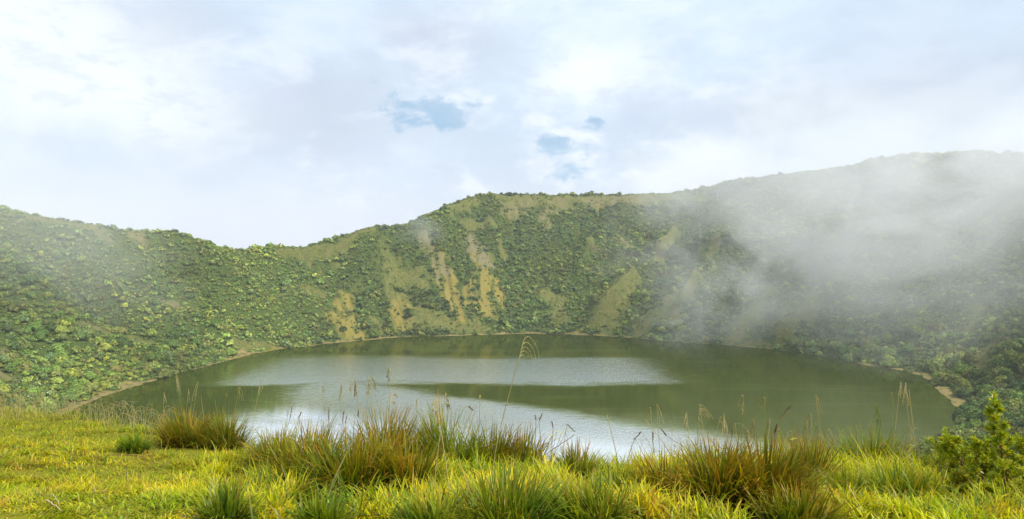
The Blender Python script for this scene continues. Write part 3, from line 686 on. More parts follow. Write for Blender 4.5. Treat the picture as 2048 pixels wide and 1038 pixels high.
def tussock(name, x, y, wpx, top, label, cat='grass tussock', mat=None, nb=620, dry_p=0.35, seed=0, spread=1.0, Zd=None, group='grass tussocks along the crater lip'):
    r = np.random.default_rng(500 + seed)
    if Zd is None: g = mhit(x, y)
    else: X_ = (x - CX) / F * Zd; g = np.array([X_, Zd, float(meadow_h(X_, Zd))])
    sc = g[1] / F; wd = wpx * sc; hh = (HOR - top) * sc + H - g[2]
    hh = max(hh * 1.10, 0.25)
    a = r.uniform(0, 2 * math.pi, nb); q = np.sqrt(r.uniform(0, 1, nb)) * wd * 0.24
    bx, by = np.cos(a) * q, np.sin(a) * q * 0.8
    bz = meadow_h(g[0] + bx, g[1] + by) - g[2] - 0.02
    edge = q / (wd * 0.24)
    ht = hh * r.uniform(0.45, 1.12, nb) * (1.02 - 0.15 * edge)
    head = a + r.normal(size=nb) * 0.75; wa = r.uniform(0, 6.28); head = np.where(r.uniform(size=nb) < 0.3, wa + r.normal(size=nb) * 0.5, head)
    lean = (0.05 + 0.62 * edge * r.uniform(0.3, 1.2, nb)) * spread; curl = r.uniform(0.0, 1.35, nb) ** 1.6 * np.where(r.uniform(size=nb) < 0.15, 1.9, 1.0) * (0.5 + edge) * spread
    dry = (r.uniform(size=nb) < dry_p * (0.9 if mat is M_TUS else 0.6)) * r.uniform(0.5, 1.0, nb)
    P = [blades(np.stack([bx, by, bz], -1), ht, 0.008 + 0.013 * r.uniform(size=nb) ** 1.3, head, lean, curl, r, 6, dry)]
    root = bpy.data.objects.new(name, None); COL.objects.link(root); root.location = g; root.empty_display_size = 0.1
    tag(root, label, cat, group)
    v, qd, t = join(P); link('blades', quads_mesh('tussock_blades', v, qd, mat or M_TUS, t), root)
    # dead litter matted round the foot
    m = int(nb * 0.32); a = r.uniform(0, 2 * math.pi, m); q = np.sqrt(r.uniform(0, 1, m)) * wd * 0.30
    bx, by = np.cos(a) * q, np.sin(a) * q; bz = meadow_h(g[0] + bx, g[1] + by) - g[2] + 0.01
    v, qd, t = blades(np.stack([bx, by, bz], -1), hh * r.uniform(0.2, 0.5, m), np.full(m, 0.008), a + r.normal(size=m) * 0.7, r.uniform(0.6, 1.35, m), r.uniform(-0.3, 0.8, m), r, 4, r.uniform(0.6, 1, m))
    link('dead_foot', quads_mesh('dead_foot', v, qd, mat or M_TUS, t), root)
    return root

for i, (x, y, wp, tp, lab, mt, nb, dp) in enumerate(TUS):
    tussock('grass_tussock', x, y, wp, tp, lab, mat=mt, nb=int(nb * 1.35), dry_p=dp, seed=i)

r = np.random.default_rng(43); n = 15000
zz = r.uniform(3.2, 9.6, n); xx = zz * r.uniform(-0.5, 0.92, n); lip = np.interp(xx, LIPX, LIPY)
k = (zz < lip + 0.9) & (fbm(xx / 0.55, zz / 0.4, 431, 3) + r.normal(size=n) * 0.12 > 0.05) & (xx / zz * F + CX > 430 + 120 * r.normal(size=n)); xx, zz = xx[k], zz[k]; n = len(xx)
V, Q, T = blades(np.stack([xx, zz, meadow_h(xx, zz) - 0.01], -1), r.uniform(0.16, 0.36, n) * np.interp(zz, [3, 5, 9], [0.8, 1, 1]), 0.008 + 0.010 * r.uniform(size=n), r.uniform(0, 6.28, n), r.uniform(0.05, 0.7, n), r.uniform(0.3, 2.0, n), r, 6, (r.uniform(size=n) < 0.3) * r.uniform(0.4, 1, n))
tag(link('loose_grass', quads_mesh('loose_grass', V, Q, M_TUSG, T)), 'long loose grass blades tangled between the tussocks', 'grass', kind='stuff')

# ------------------------------------------------------------------ stalks and stems
def tube(P, rad, k=4):
    P = np.asarray(P, float); n = len(P); rad = np.broadcast_to(rad, (n,))
    T = np.gradient(P, axis=0); T /= np.linalg.norm(T, axis=1)[:, None] + 1e-9
    ref = np.array([0.3, 0.9, 0.1]); A = np.cross(T, ref); A /= np.linalg.norm(A, axis=1)[:, None] + 1e-9; B = np.cross(T, A)
    ang = np.arange(k) / k * 2 * math.pi
    V = P[:, None] + rad[:, None, None] * (np.cos(ang)[None, :, None] * A[:, None] + np.sin(ang)[None, :, None] * B[:, None])
    Q = []
    for i in range(n - 1):
        for j in range(k): Q.append((i * k + j, i * k + (j + 1) % k, (i + 1) * k + (j + 1) % k, (i + 1) * k + j))
    return V.reshape(-1, 3), np.array(Q), np.zeros((n * k, 3))
def bez(p0, p1, p2, p3, n=12):
    u = np.linspace(0, 1, n)[:, None]
    return (1 - u) ** 3 * p0 + 3 * (1 - u) ** 2 * u * p1 + 3 * (1 - u) * u * u * p2 + u ** 3 * p3
def spindle(p, d, ln, w, r):
    """one small pointed seed, four faces round its axis"""
    d = d / (np.linalg.norm(d) + 1e-9); a = np.cross(d, r.normal(size=3)); a /= np.linalg.norm(a) + 1e-9; b = np.cross(d, a)
    m = p + d * ln * 0.45
    V = np.array([p, m + a * w, m + b * w, m - a * w, m - b * w, p + d * ln])
    Q = np.array([(0, 1, 5, 2), (0, 2, 5, 3), (0, 3, 5, 4), (0, 4, 5, 1)])
    return V, Q, np.zeros((6, 3))
def W(x, y, Z): return np.array(unproj(x, y, Z))
def stalk(base, bend, tip, droop, label, kind='nodding', Z=None, mats=None, seed=0, group='grass stalks standing above the lip'):
    """base, bend, tip: photo pixels of the stem foot, its highest point and the hanging end; one depth, a little thickness of its own"""
    r = np.random.default_rng(900 + seed)
    Z = Z or mhit(base[0], max(base[1], 870))[1]
    p0 = W(*base, Z); g = float(meadow_h(p0[0], p0[1]));
    foot = np.array([p0[0] + r.uniform(-.05, .05), p0[1], g - 0.01])
    top = W(*bend, Z + r.uniform(-0.1, 0.15)); end = W(*tip, Z + r.uniform(-0.1, 0.2))
    root = bpy.data.objects.new('grass_stalk' if kind != 'spike' else 'seed_spike', None); COL.objects.link(root); root.location = foot; root.empty_display_size = 0.1
    tag(root, label, 'grass stalk' if kind != 'spike' else 'seed spike', group if kind != 'spike' else 'dark seed spikes above the lip')
    stem_m, head_m = mats or ((M_STRAW, M_STRAW) if kind != 'spike' else (M_BROWN, M_BROWN))
    L = np.linalg.norm(top - foot)
    d0 = np.array([0, 0, 1.0])
    main = bez(foot, foot + d0 * L * 0.35, top + (foot - top) * 0.25 + np.array([0, 0, 0.02]), top, 12)
    w0 = 0.0028 if kind != 'thick' else 0.0045
    o = link('stem', quads_mesh('stem', *[q - foot if i == 0 else q for i, q in enumerate(tube(main, np.linspace(w0 * 1.15, w0 * 0.7, 12)))][:2], stem_m), root)
    parts = []
    if kind == 'nodding':
        k = 3 + int(r.integers(0, 3))
        for j in range(k):
            u0 = 11 * (1 - min(0.5, j * 0.035 / L)); ii = min(int(u0), 10); s = main[ii] * (1 - (u0 - ii)) + main[ii + 1] * (u0 - ii)
            e = s + (end - top) * r.uniform(0.75, 1.05) * (1 - 0.12 * j) + np.array([r.normal() * 0.012, r.normal() * 0.02, r.normal() * 0.01])
            side = (main[-1] - main[-3]); side /= np.linalg.norm(side) + 1e-9
            c = bez(s, s + side * np.linalg.norm(e - s) * 0.45, e + np.array([0, 0, 0.35 * abs(e[2] - s[2]) + 0.015]), e, 9)
            parts.append(tube(c, np.linspace(0.0022, 0.0013, 9)))
            for m in range(1, 9):
                for h in range(2):
                    dd = (c[min(m + 1, 8)] - c[m - 1]) ; dd = dd / (np.linalg.norm(dd) + 1e-9) + r.normal(size=3) * 0.28 + np.array([0, 0, -0.3])
                    parts.append(spindle(c[m], dd, r.uniform(0.012, 0.022), 0.0030, r))
    elif kind in ('spike', 'thick', 'tuft'):
        c = bez(top, top + (end - top) * 0.33, top + (end - top) * 0.66, end, 8)
        n = {'spike': 26, 'thick': 0, 'tuft': 20}[kind]
        parts.append(tube(c, np.linspace(0.0036, 0.0016, 8)))
        dd0 = (end - top) / (np.linalg.norm(end - top) + 1e-9)
        for m in range(n):
            q = r.uniform(0, 1); p = c[0] * (1 - q) + c[-1] * q
            parts.append(spindle(p, dd0 + r.normal(size=3) * (0.30 if kind == 'spike' else 0.6), r.uniform(0.014, 0.024), 0.0055, r))
    if parts and kind != 'thick':
        v, q, _ = join(parts); link('seed_head', quads_mesh('seed_head', v - foot, q, head_m), root)
    return root
M_SH2 = (M_GSTEM, M_STRAW); M_GG = (M_GSTEM, M_GSTEM)
ST_ = [
 # base, bend(top), tip, kind, label, mats
 ((995,870),(1045,688),(1082,708),'nodding','longest arching straw stalk, bowing right over the middle of the lake',None),
 ((366,850),(352,752),(360,790),'nodding','thin upright stalk, tallest above the leftmost reddish tussock',M_SH2),
 ((330,870),(328,788),(334,800),'nodding','short hooked stalk at the left end of the lip over dark water',None),
 ((385,860),(396,768),(386,800),'nodding','bent brownish stalk hooking left above the leftmost tussock',None),
 ((372,860),(377,778),(380,805),'tuft','upright feathery pale stalk beside the tallest stalk on the left',None),
 ((300,885),(250,802),(232,812),'nodding','long pale stalk arching far left over dark water',None),
 ((455,860),(478,776),(488,796),'nodding','pale arching stalk hooked right over the second tussock',None),
 ((445,860),(452,784),(454,800),'tuft','short upright stalk with a pale tufted head above the second tussock',M_SH2),
 ((410,860),(402,790),(404,808),'spike','reddish spike rising from the gap between the two left tussocks',(M_STRAW,M_BROWN)),
 ((438,850),(430,800),(424,775),'thick','bare green shoot pointing up left above the second tussock',M_GG),
 ((505,850),(520,764),(524,780),'nodding','lone faint stalk over the grey glare right of the second tussock',None),
 ((690,870),(684,772),(676,800),'nodding','pale stalk hooking left over the lake, left of the tallest tussock',None),
 ((716,850),(712,762),(702,780),'nodding','faint feathery stalk in front of the green band of water',None),
 ((760,845),(738,758),(732,790),'nodding','wispy stalk with a spreading head above the tallest tussock',None),
 ((780,860),(742,756),(752,772),'nodding','wide drooping stalk bowed right above the tallest tussock',None),
 ((786,850),(780,745),(776,738),'nodding','slim straight stalk topping the tallest tussock',None),
 ((772,860),(780,800),(792,788),'nodding','short forked stalk over the tallest tussock',None),
 ((645,895),(646,772),(646,784),'tuft','small pale head floating over the glare left of the tallest tussock',None),
 ((575,880),(575,820),(578,810),'nodding','little hooked pale stalk above the low reddish tussock',None),
 ((885,870),(872,800),(862,812),'nodding','pale hooked stalk leaning left over the spiky dark green tussock',None),
 ((870,865),(890,793),(896,806),'nodding','brown arched stalk bent right over the spiky dark green tussock',None),
 ((834,905),(833,798),(834,812),'tuft','single thin stalk with a pale head between the middle tussocks',M_SH2),
 ((958,880),(960,797),(959,790),'tuft','upright bright stalk with a star shaped tip right of the spiky tussock',M_SH2),
 ((938,890),(937,812),(945,820),'spike','brown side hanging seed stalk right of the spiky tussock',(M_STRAW,M_BROWN)),
 ((1315,935),(1313,812),(1324,842),'nodding','hooked straw stalk over the middle of the white glare',None),
 ((1300,935),(1302,822),(1296,826),'nodding','shorter hooked stalk just left of the one over the white glare',None),
 ((1382,945),(1374,828),(1370,848),'nodding','small pale stalk at the left of the drooping stalk cluster',None),
 ((1392,945),(1398,822),(1420,836),'nodding','broad drooping stalk topping the cluster above the glare edge',None),
 ((1396,950),(1396,834),(1404,850),'tuft','dense pale seed head inside the drooping stalk cluster',M_SH2),
 ((1420,955),(1400,816),(1424,832),'nodding','long bowed stalk at the right of the drooping stalk cluster',None),
 ((1445,960),(1447,832),(1450,860),'nodding','stalk with a fat hanging head right of the cluster',None),
 ((1418,955),(1440,836),(1454,850),'nodding','stalk leaning right behind the fat hanging head',None),
 ((1470,965),(1470,846),(1462,868),'tuft','narrow straw stalk left of the pair of hooked stalks',None),
 ((1490,965),(1487,794),(1478,812),'nodding','green stalk with a small hooked head, left one of the pair on dark water',M_SH2),
 ((1532,965),(1530,798),(1518,818),'nodding','green stalk with a small hooked head, right one of the pair on dark water',M_SH2),
 ((1520,965),(1508,842),(1498,870),'nodding','curved stalk bowed left beneath the hooked pair',None),
 ((1530,975),(1540,844),(1528,872),'nodding','straw stalk crossing under the right hooked head',None),
 ((1650,960),(1632,796),(1642,832),'nodding','long arching stalk with a drooping head right of the dark diagonal twig',None),
 ((1612,965),(1614,846),(1600,862),'nodding','pale bent stalk left of the bushy green seed head',None),
 ((1618,965),(1622,830),(1618,846),'nodding','upright hooked stalk left of the bushy green seed head',None),
 ((1592,960),(1628,860),(1632,848),'tuft','stout stalk with a bushy green seed head',M_GG),
 ((1700,940),(1756,816),(1758,824),'nodding','green stalk leaning right over the fine green tussock',M_GG),
 ((1766,940),(1752,812),(1762,850),'nodding','bright green folded blade stalk over the fine green tussock',M_GG),
 ((1752,940),(1755,838),(1754,850),'tuft','light green bud tipped stalk inside the fine green tussock',M_GG),
 ((1835,945),(1818,778),(1815,765),'thick','tall straight bleached stem right of the fine green tussock',None),
 ((1822,930),(1812,770),(1808,815),'nodding','stalk with a long hanging plume beside the tall bleached stem',None),
 ((1788,930),(1800,770),(1804,790),'nodding','faint pale plume left of the hanging plume',None),
 ((1787,935),(1784,790),(1790,822),'nodding','greenish hooked plume above the fine green tussock',M_SH2),
 ((1790,930),(1818,858),(1830,880),'nodding','low arched straw stalk right of the fine green tussock',None),
 ((1715,930),(1713,850),(1712,860),'thick','short pale shoot at the left of the fine green tussock',None),
 ((1690,935),(1658,856),(1655,852),'thick','bare pale stem leaning left towards the dark water',None),
 ((640,1035),(712,870),(724,850),'thick','long straw stem slanting across the wide middle tussocks',None),
 ((590,1000),(562,930),(556,918),'thick','straw coloured stem lying against the wide green and orange tussock',None),
 ((662,1030),(680,985),(684,972),'thick','short pale straw stem before the large dark based tussock',None),
 ((1490,1025),(1488,990),(1492,972),'thick','short pale stem standing in the black foot of the rusty tussock',None),
 ((1540,1010),(1532,925),(1524,900),'thick','long pale stem in the rusty orange tussock',None),
 ((1060,960),(1148,870),(1176,850),'thick','reddish straight stem leaning right from the yellow flowered weed',(M_BROWN,M_BROWN)),
 ((1240,935),(1214,830),(1206,806),'thick','thin faint stem over the glare leaning left',None),
 ((1350,945),(1290,838),(1276,812),'thick','pale stem leaning far left over the white glare',None),
 ((556,905),(580,838),(584,812),'spike','dark seed spike left of the wide green and orange tussock',None),
 ((592,905),(597,836),(602,826),'spike','short dark seed spike second from the left on the glare',None),
 ((662,915),(657,840),(658,818),'spike','hanging dark seed spike third from the left on the glare',None),
 ((686,915),(684,850),(688,822),'spike','thick dark seed spike before the tallest tussock, left of two',None),
 ((694,915),(690,848),(694,830),'spike','rust coloured seed spike before the tallest tussock, right of two',None),
 ((718,900),(716,835),(717,820),'spike','slim dark spike against the tallest tussock',None),
 ((1130,915),(1134,848),(1148,862),'spike','dark drooping seed spike right of the yellow flowers',None),
 ((1105,905),(1106,855),(1104,845),'spike','upright dark spike behind the yellow flowers',None),
 ((1250,930),(1268,880),(1280,866),'spike','slanted dark spike on the white glare',None),
 ((1420,960),(1334,872),(1322,858),'spike','long slanting dark stem over the white glare',None),
 ((1305,930),(1306,880),(1306,866),'spike','small dark spike in the middle of the white glare',None),
 ((1550,960),(1549,865),(1554,850),'spike','stout dark brown head above the rusty tussocks',None),
 ((1540,940),(1562,835),(1588,803),'spike','long dark twig slanting right over dark water',None),
 ((1080,905),(1078,842),(1084,828),'spike','pale brown spike between the thin tussock and the yellow flowers',None),
 ((1070,900),(1072,840),(1070,830),'spike','tiny hanging spike left of the yellow flowers',None),
]
for i, (b, c_, e, kd, lab, mts) in enumerate(ST_): stalk(b, c_, e, 0, lab, kd, mats=mts, seed=i)
# a fringe of fine seed grass along the lip: too fine to count
r = np.random.default_rng(77); parts = []
for i in range(420):
    zone = r.uniform()
    x = r.uniform(0, 340) if zone < 0.55 else (r.uniform(500, 1100) if zone < 0.7 else r.uniform(1250, 1850))
    Zb = np.interp(x, [0, 200, 350, 500, 2048], [12.0, 11.3, 9.6, 8.2, 7.6]) + r.uniform(-0.8, 0.8)
    X_ = (x - CX) / F * Zb; g = float(meadow_h(X_, Zb)); f = np.array([X_, Zb, g])
    L = r.uniform(0.26, 0.55) if x < 340 else r.uniform(0.3, 0.62); dx = r.normal() * 0.10; sg = 1 if r.uniform() < 0.6 else -1
    top = f + np.array([dx, r.normal() * 0.05, L]); end = top + np.array([sg * r.uniform(0.05, 0.13), r.normal() * 0.03, -r.uniform(0.0, 0.10)])
    c = bez(f, f + (0, 0, L * 0.6), top + (0, 0, 0.05), end, 11); parts.append(tube(c, np.linspace(0.0028, 0.0014, 11), 3))
    for m in range(6, 11):
        for h in range(2): parts.append(spindle(c[m], np.array([sg * .5, 0, -0.7]) + r.normal(size=3) * 0.4, r.uniform(0.012, 0.020), 0.003, r))
v, q, _ = join(parts)
tag(link('seed_grass', quads_mesh('seed_grass', v, q, M_STRAW)), 'fine pale nodding seed grass fringing the crater lip', 'seed grass', kind='stuff')

# ------------------------------------------------------------------ heath shrubs on the right, weeds, ferns, twigs
def mat_needle():
    m, t, out = mat_new('heath_foliage')
    a = t.add('ShaderNodeAttribute', attribute_name='tint'); s = t.add('ShaderNodeSeparateColor'); t.l.new(a.outputs[0], s.inputs[0])
    c = t.ramp(s.outputs[1], [(0.0, (0.14, 0.22, 0.006)), (0.5, (0.32, 0.42, 0.008)), (0.85, (0.52, 0.54, 0.012)), (1.0, (0.60, 0.44, 0.02))])
    c = t.mix(s.outputs[2], c, (0.30, 0.13, 0.03)); leaf_shader(t, c, out, 0.42, 0.08, 0.4); return m
M_NEED = mat_needle()
def sprigs(path, r, n, ln, w, spread=0.9, dead=0.0):
    """narrow leaves set all round a shoot"""
    i = r.uniform(0.0, len(path) - 1.001, n); i0 = i.astype(int); fr = (i - i0)[:, None]
    p = path[i0] * (1 - fr) + path[i0 + 1] * fr; T = path[i0 + 1] - path[i0]; T /= np.linalg.norm(T, axis=1)[:, None] + 1e-9
    o = np.cross(T, r.normal(size=(n, 3))); o /= np.linalg.norm(o, axis=1)[:, None] + 1e-9
    d = T * 0.75 + o * spread + r.normal(size=(n, 3)) * 0.15; d /= np.linalg.norm(d, axis=1)[:, None]
    s = np.cross(d, r.normal(size=(n, 3))); s /= np.linalg.norm(s, axis=1)[:, None] + 1e-9
    L = (ln * r.uniform(0.6, 1.3, n))[:, None]
    V = np.stack([p, p + d * L * 0.5 + s * w, p + d * L, p + d * L * 0.5 - s * w], 1).reshape(-1, 3)
    g = r.uniform(size=n); dd = (r.uniform(size=n) < dead).astype(float)
    T_ = np.repeat(np.stack([g * 0, g, dd], -1), 4, axis=0)
    return V, np.arange(n * 4).reshape(-1, 4), T_
def heath(x, y, top, lean_px, Z, label, branches, seed, blen=0.22, dense=1.0, dead=0.03, subn=5):
    r = np.random.default_rng(seed)
    X_ = (x - CX) / F * Z; foot = np.array([X_, Z, float(meadow_h(X_, Z)) - 0.02]); tip = W(x + lean_px, top, Z + 0.05)
    root = bpy.data.objects.new('heath_shrub', None); COL.objects.link(root); root.location = foot; root.empty_display_size = 0.1
    tag(root, label, 'shrub', 'heath shrubs at the right of the meadow')
    L = np.linalg.norm(tip - foot)
    main = bez(foot, foot + (r.normal() * .03, 0, L * 0.4), tip - (lean_px * 0.0008, 0, L * 0.3), tip, 16)
    v, q, _ = tube(main, np.linspace(0.0085, 0.0018, 16), 6)
    link('stem', quads_mesh('stem', v - foot, q, M_REDST), root)
    fol = [sprigs(main[9:], r, int(260 * dense), 0.042, 0.0042, 0.8, dead)]
    for b in range(branches):
        u = 0.12 + 0.80 * (b + r.uniform(0, 0.6)) / branches; s = main[int(u * 15)]
        a = b * 2.399 + r.uniform(-.4, .4); bl = blen * (1.18 - 0.85 * u) * r.uniform(0.7, 1.3) * L / 0.75
        d = np.array([math.cos(a), math.sin(a) * 0.8, 0]); e = s + d * bl * 0.85 + np.array([0, 0, bl * r.uniform(0.55, 0.95)])
        c = bez(s, s + d * bl * 0.4 + (0, 0, bl * 0.08), e - (0, 0, bl * 0.35), e, 9)
        bp = [tube(c, np.linspace(0.0038, 0.0011, 9), 4)]; fl = [sprigs(c[2:], r, int(120 * dense), 0.042, 0.0042, 0.8, dead)]
        for k in range(subn):
            s2 = c[2 + int(r.integers(0, 6))]; dd = np.array([r.normal(), r.normal(), abs(r.normal()) + 0.7]); dd /= np.linalg.norm(dd)
            e2 = s2 + dd * bl * r.uniform(0.25, 0.5); c2 = bez(s2, s2 + (e2 - s2) * 0.3, s2 + (e2 - s2) * 0.7 + (0, 0, 0.01), e2, 6)
            bp.append(tube(c2, np.linspace(0.0022, 0.0009, 6), 3)); fl.append(sprigs(c2, r, int(75 * dense), 0.036, 0.0040, 0.8, dead))
        v, q, _ = join(bp); ob = link('branch', quads_mesh('branch', v - foot, q, M_REDST), root)
        v, q, t_ = join(fl); link('leaves', quads_mesh('leaves', v - foot, q, M_NEED, t_), ob)
    v, q, t_ = join(fol); link('top_leaves', quads_mesh('top_leaves', v - foot, q, M_NEED, t_), root)
heath(2012, 1060, 786, -26, 4.3, 'tallest feathery heath sprig rising like a spire at the right edge', 24, 1, 0.085, 0.55, 0.04, 1)
heath(1945, 1030, 872, -50, 5.2, 'low bushy heath left of the tall spire, its top in front of the shore', 14, 2, 0.34, 0.62, 0.05)
heath(1905, 1020, 885, -18, 5.6, 'leftmost low heath, leaning over the corner of the dark water', 12, 3, 0.34, 0.6, 0.05)
heath(1965, 1050, 880, 10, 4.9, 'bushy heath standing close against the tall spire', 14, 4, 0.34, 0.62, 0.04)
heath(2050, 1040, 880, -4, 4.8, 'heath cut by the right edge of the view', 14, 5, 0.34, 0.62, 0.04)
heath(1925, 1075, 950, -10, 4.4, 'short heath with rusty twigs at the foot of the low bushy one', 12, 6, 0.30, 0.8, 0.30)
heath(1985, 1090, 975, -10, 4.0, 'short green heath at the bottom right corner', 12, 7, 0.30, 0.62, 0.04)

def simple(name, label, cat, items, loc, group=None):
    """items: (part name, [meshes], material)"""
    root = bpy.data.objects.new(name, None); COL.objects.link(root); root.location = loc; root.empty_display_size = 0.1
    tag(root, label, cat, group)
    for pn, ps, mt in items:
        v, q, t_ = join(ps); link(pn, quads_mesh(pn, v - np.array(loc), q, mt, t_), root)
    return root
def ring_petals(c, r, n, ln, w):
    P = []
    for k in range(n):
        a = 2 * math.pi * k / n + r.uniform(-.15, .15); d = np.array([math.cos(a), math.sin(a), 0.35])
        s = np.array([-math.sin(a), math.cos(a), 0]); V = np.array([c, c + d * ln * .6 + s * w, c + d * ln, c + d * ln * .6 - s * w]); P.append((V, np.array([[0, 1, 2, 3]]), np.zeros((4, 3))))
    return P
def weed(bx, by, heads, label, seed):
    r = np.random.default_rng(seed); g = mhit(bx, by); Z = g[1]; foot = np.array([g[0], g[1], g[2]])
    stems = []; pet = []; lv = []
    for hx, hy in heads:
        e = W(hx, hy, Z + r.uniform(-.05, .05)); c = bez(foot, foot + (0, 0, (e[2] - foot[2]) * .5), foot + (e - foot) * 0.6, e, 10)
        stems.append(tube(c, np.linspace(0.003, 0.0015, 10))); pet += ring_petals(e, r, 9, 0.022, 0.005); pet += ring_petals(e + (0, 0, .004), r, 7, 0.014, 0.004)
        for k in range(5):
            i = int(r.integers(2, 8)); d = np.array([r.normal(), r.normal(), 0.6]); d /= np.linalg.norm(d); s = np.cross(d, (0, 0, 1)); 
            V = np.array([c[i], c[i] + d * .03 + s * .006, c[i] + d * .06, c[i] + d * .03 - s * .006]); lv.append((V, np.array([[0, 1, 2, 3]]), np.tile([[0.5, r.uniform(), 0]], (4, 1))))
    simple('flowering_weed', label, 'weed', [('stem', stems, M_REDST), ('flower', pet, M_YEL), ('leaves', lv, M_NEED)], tuple(foot), 'yellow flowered weeds')
weed(1098, 935, [(1113, 864), (1132, 862), (1122, 868), (1104, 872)], 'yellow flowered weed on dark stems before the lake glare', 31)
weed(1580, 960, [(1584, 880), (1590, 878)], 'small yellow flowered weed left of the bushy green seed head', 32)

M_FERN = mat_plain('fern_green', (0.13, 0.22, 0.010), 0.35, 0.7, 30, 0.35)
def fern(x, y, wpx, n, label, seed):
    r = np.random.default_rng(seed); g = mhit(x, y); g = np.array(g); P = []; wd = wpx / F * g[1]
    root = bpy.data.objects.new('fern', None); COL.objects.link(root); root.location = g; root.empty_display_size = 0.1
    tag(root, label, 'fern', 'ferns among the tussocks')
    for k in range(n):
        a = 2 * math.pi * k / n + r.uniform(-.3, .3); d = np.array([math.cos(a), math.sin(a), 0]); L = wd * 0.5 * r.uniform(0.7, 1.2)
        e = d * L + (0, 0, L * .15); c = bez(np.zeros(3), np.array([0, 0, L * .6]), d * L * .6 + (0, 0, L * .75), e, 16)
        ps = [tube(c, np.linspace(0.002, 0.0008, 16), 3)]; s = np.cross(d, (0, 0, 1))
        for i in range(2, 16):
            for sg in (-1, 1):
                w_ = L * 0.26 * math.sin(math.pi * min(1, (i + 1) / 17) ** .7) + 0.008; t_ = c[i] - c[i - 1]; t_ /= np.linalg.norm(t_)
                V = np.array([c[i], c[i] + sg * s * w_ * .5 + t_ * .012, c[i] + sg * s * w_ - (0, 0, .01), c[i] + sg * s * w_ * .5 - t_ * .006]); ps.append((V, np.array([[0, 1, 2, 3]]), np.zeros((4, 3))))
        v, q, _ = join(ps); link('frond', quads_mesh('frond', v, q, M_FERN), root)
fern(905, 905, 120, 11, 'bright green fern in the hollow right of the tallest tussock', 51)
fern(950, 920, 100, 10, 'small fern between the two dark green tussocks', 52)
fern(570, 925, 70, 8, 'small fern tucked under the low reddish tussock', 53)
fern(815, 1005, 90, 9, 'low fern at the foot of the large dark based tussock', 54)
fern(1275, 1025, 90, 9, 'fern half buried in the grass left of the rusty tussocks', 56)

def dead_stem(pts, Z, label, mat=M_DEAD, rad=0.0025, name='dead_stem', fork=None):
    r = np.random.default_rng(int(pts[0][0])); g = mhit(*pts[0]); Z = g[1]; foot = np.array(g)
    P = [foot] + [W(x, y, Z) for x, y in pts[1:]]; P = np.array(P)
    u = np.linspace(0, len(P) - 1, 12); c = np.stack([np.interp(u, range(len(P)), P[:, k]) for k in range(3)], -1)
    items = [('stem', [tube(c, np.linspace(rad, rad * .6, 12), 5)], mat)]
    if fork: items.append(('twig', [tube(np.array([c[4], (c[4] + W(*f, Z)) / 2 + (0, 0, .01), W(*f, Z)]), np.linspace(rad * .7, rad * .4, 3), 4) for f in fork], mat))
    simple(name, label, name.replace('_', ' '), items, tuple(foot), 'dead stems in the turf' if name == 'dead_stem' else 'bleached twigs lying in the turf')
dead_stem([(138,948),(140,920),(141,900)], 0, 'short dark dead stem standing in the turf at the far left', fork=[(128, 925), (134, 918)])
dead_stem([(252,978),(253,940),(255,905)], 0, 'tall thin dark dead stem in the turf below the small green tuft')
dead_stem([(1888,1010),(1882,940),(1874,915)], 0, 'dark curved dead stem left of the low bushy heath', rad=0.003)
dead_stem([(448,1030),(452,960),(456,945)], 0, 'dark thin stem rising from the spiky tuft at the bottom edge')
def twig(pts, label, rad=0.004):
    P = []
    for x, y in pts: g = mhit(x, y); P.append(np.array([g[0], g[1], g[2] + 0.035]))
    P = np.array(P); u = np.linspace(0, len(P) - 1, 14); c = np.stack([np.interp(u, range(len(P)), P[:, k]) for k in range(3)], -1) + np.random.default_rng(5).normal(size=(14, 3)) * .003
    simple('fallen_twig', label, 'twig', [('stick', [tube(c, np.linspace(rad, rad * .5, 14), 5)], M_TWIG)], tuple(P[0]), 'bleached twigs lying in the turf')
twig([(92,1012),(110,1022),(126,1036)], 'bleached twig lying in the turf near the bottom left corner, lower of two')
twig([(104,1000),(116,1014),(120,1024)], 'thinner bleached twig crossing above the lower one at the bottom left', .003)
twig([(186,978),(190,990),(192,998)], 'small pale twig, left one of a close pair in the turf', .003)
twig([(222,978),(212,990),(206,996)], 'small pale twig, right one of a close pair in the turf', .003)
twig([(365,998),(385,996)], 'short pale stick lying level in the turf left of centre', .004)
twig([(1140,955),(1200,985),(1250,1000)], 'long straw coloured broken stem lying in the low gap', .003)
twig([(1330,1000),(1270,960),(1255,950)], 'straw coloured stem lying slanted left of the loose orange tussock', .003)

# white flowering shrubs at the left, just beyond the lip
white = [make_crown(700 + i, 380, 0.16, 4, 2, tint_fl=0.3) for i in range(2)]
M_WH = mat_shrub('white_flowering_leaves', True)
for i, (x, y, sz, lab) in enumerate([(38, 768, 1.5, 'white flowering shrub at the left edge, smaller and higher up than its neighbours'), (72, 778, 1.9, 'white flowering shrub in the middle of the group by the left edge'), (98, 792, 1.7, 'white flowering shrub nearest the tan shore strip on the left'), (58, 798, 1.5, 'lowest white flowering shrub, half hidden by the meadow grass')]):
    p = hit(x, y, lambda X, Y: h_full(X, Y)[0]); z = float(h_full(p[0:1], p[1:2])[0][0])
    v, q, t_, n_ = white[i % 2]
    o = link('flowering_shrub', quads_mesh('flowering_crown', v, q, M_WH, t_, cn=n_), None, (p[0], p[1], z - .1)); o.scale = (sz * 1.35,) * 3; o.color = (0.085, 0.115, 0.035, 1); o.rotation_euler.z = i * 2.1
    tag(o, lab, 'shrub', 'white flowering shrubs')

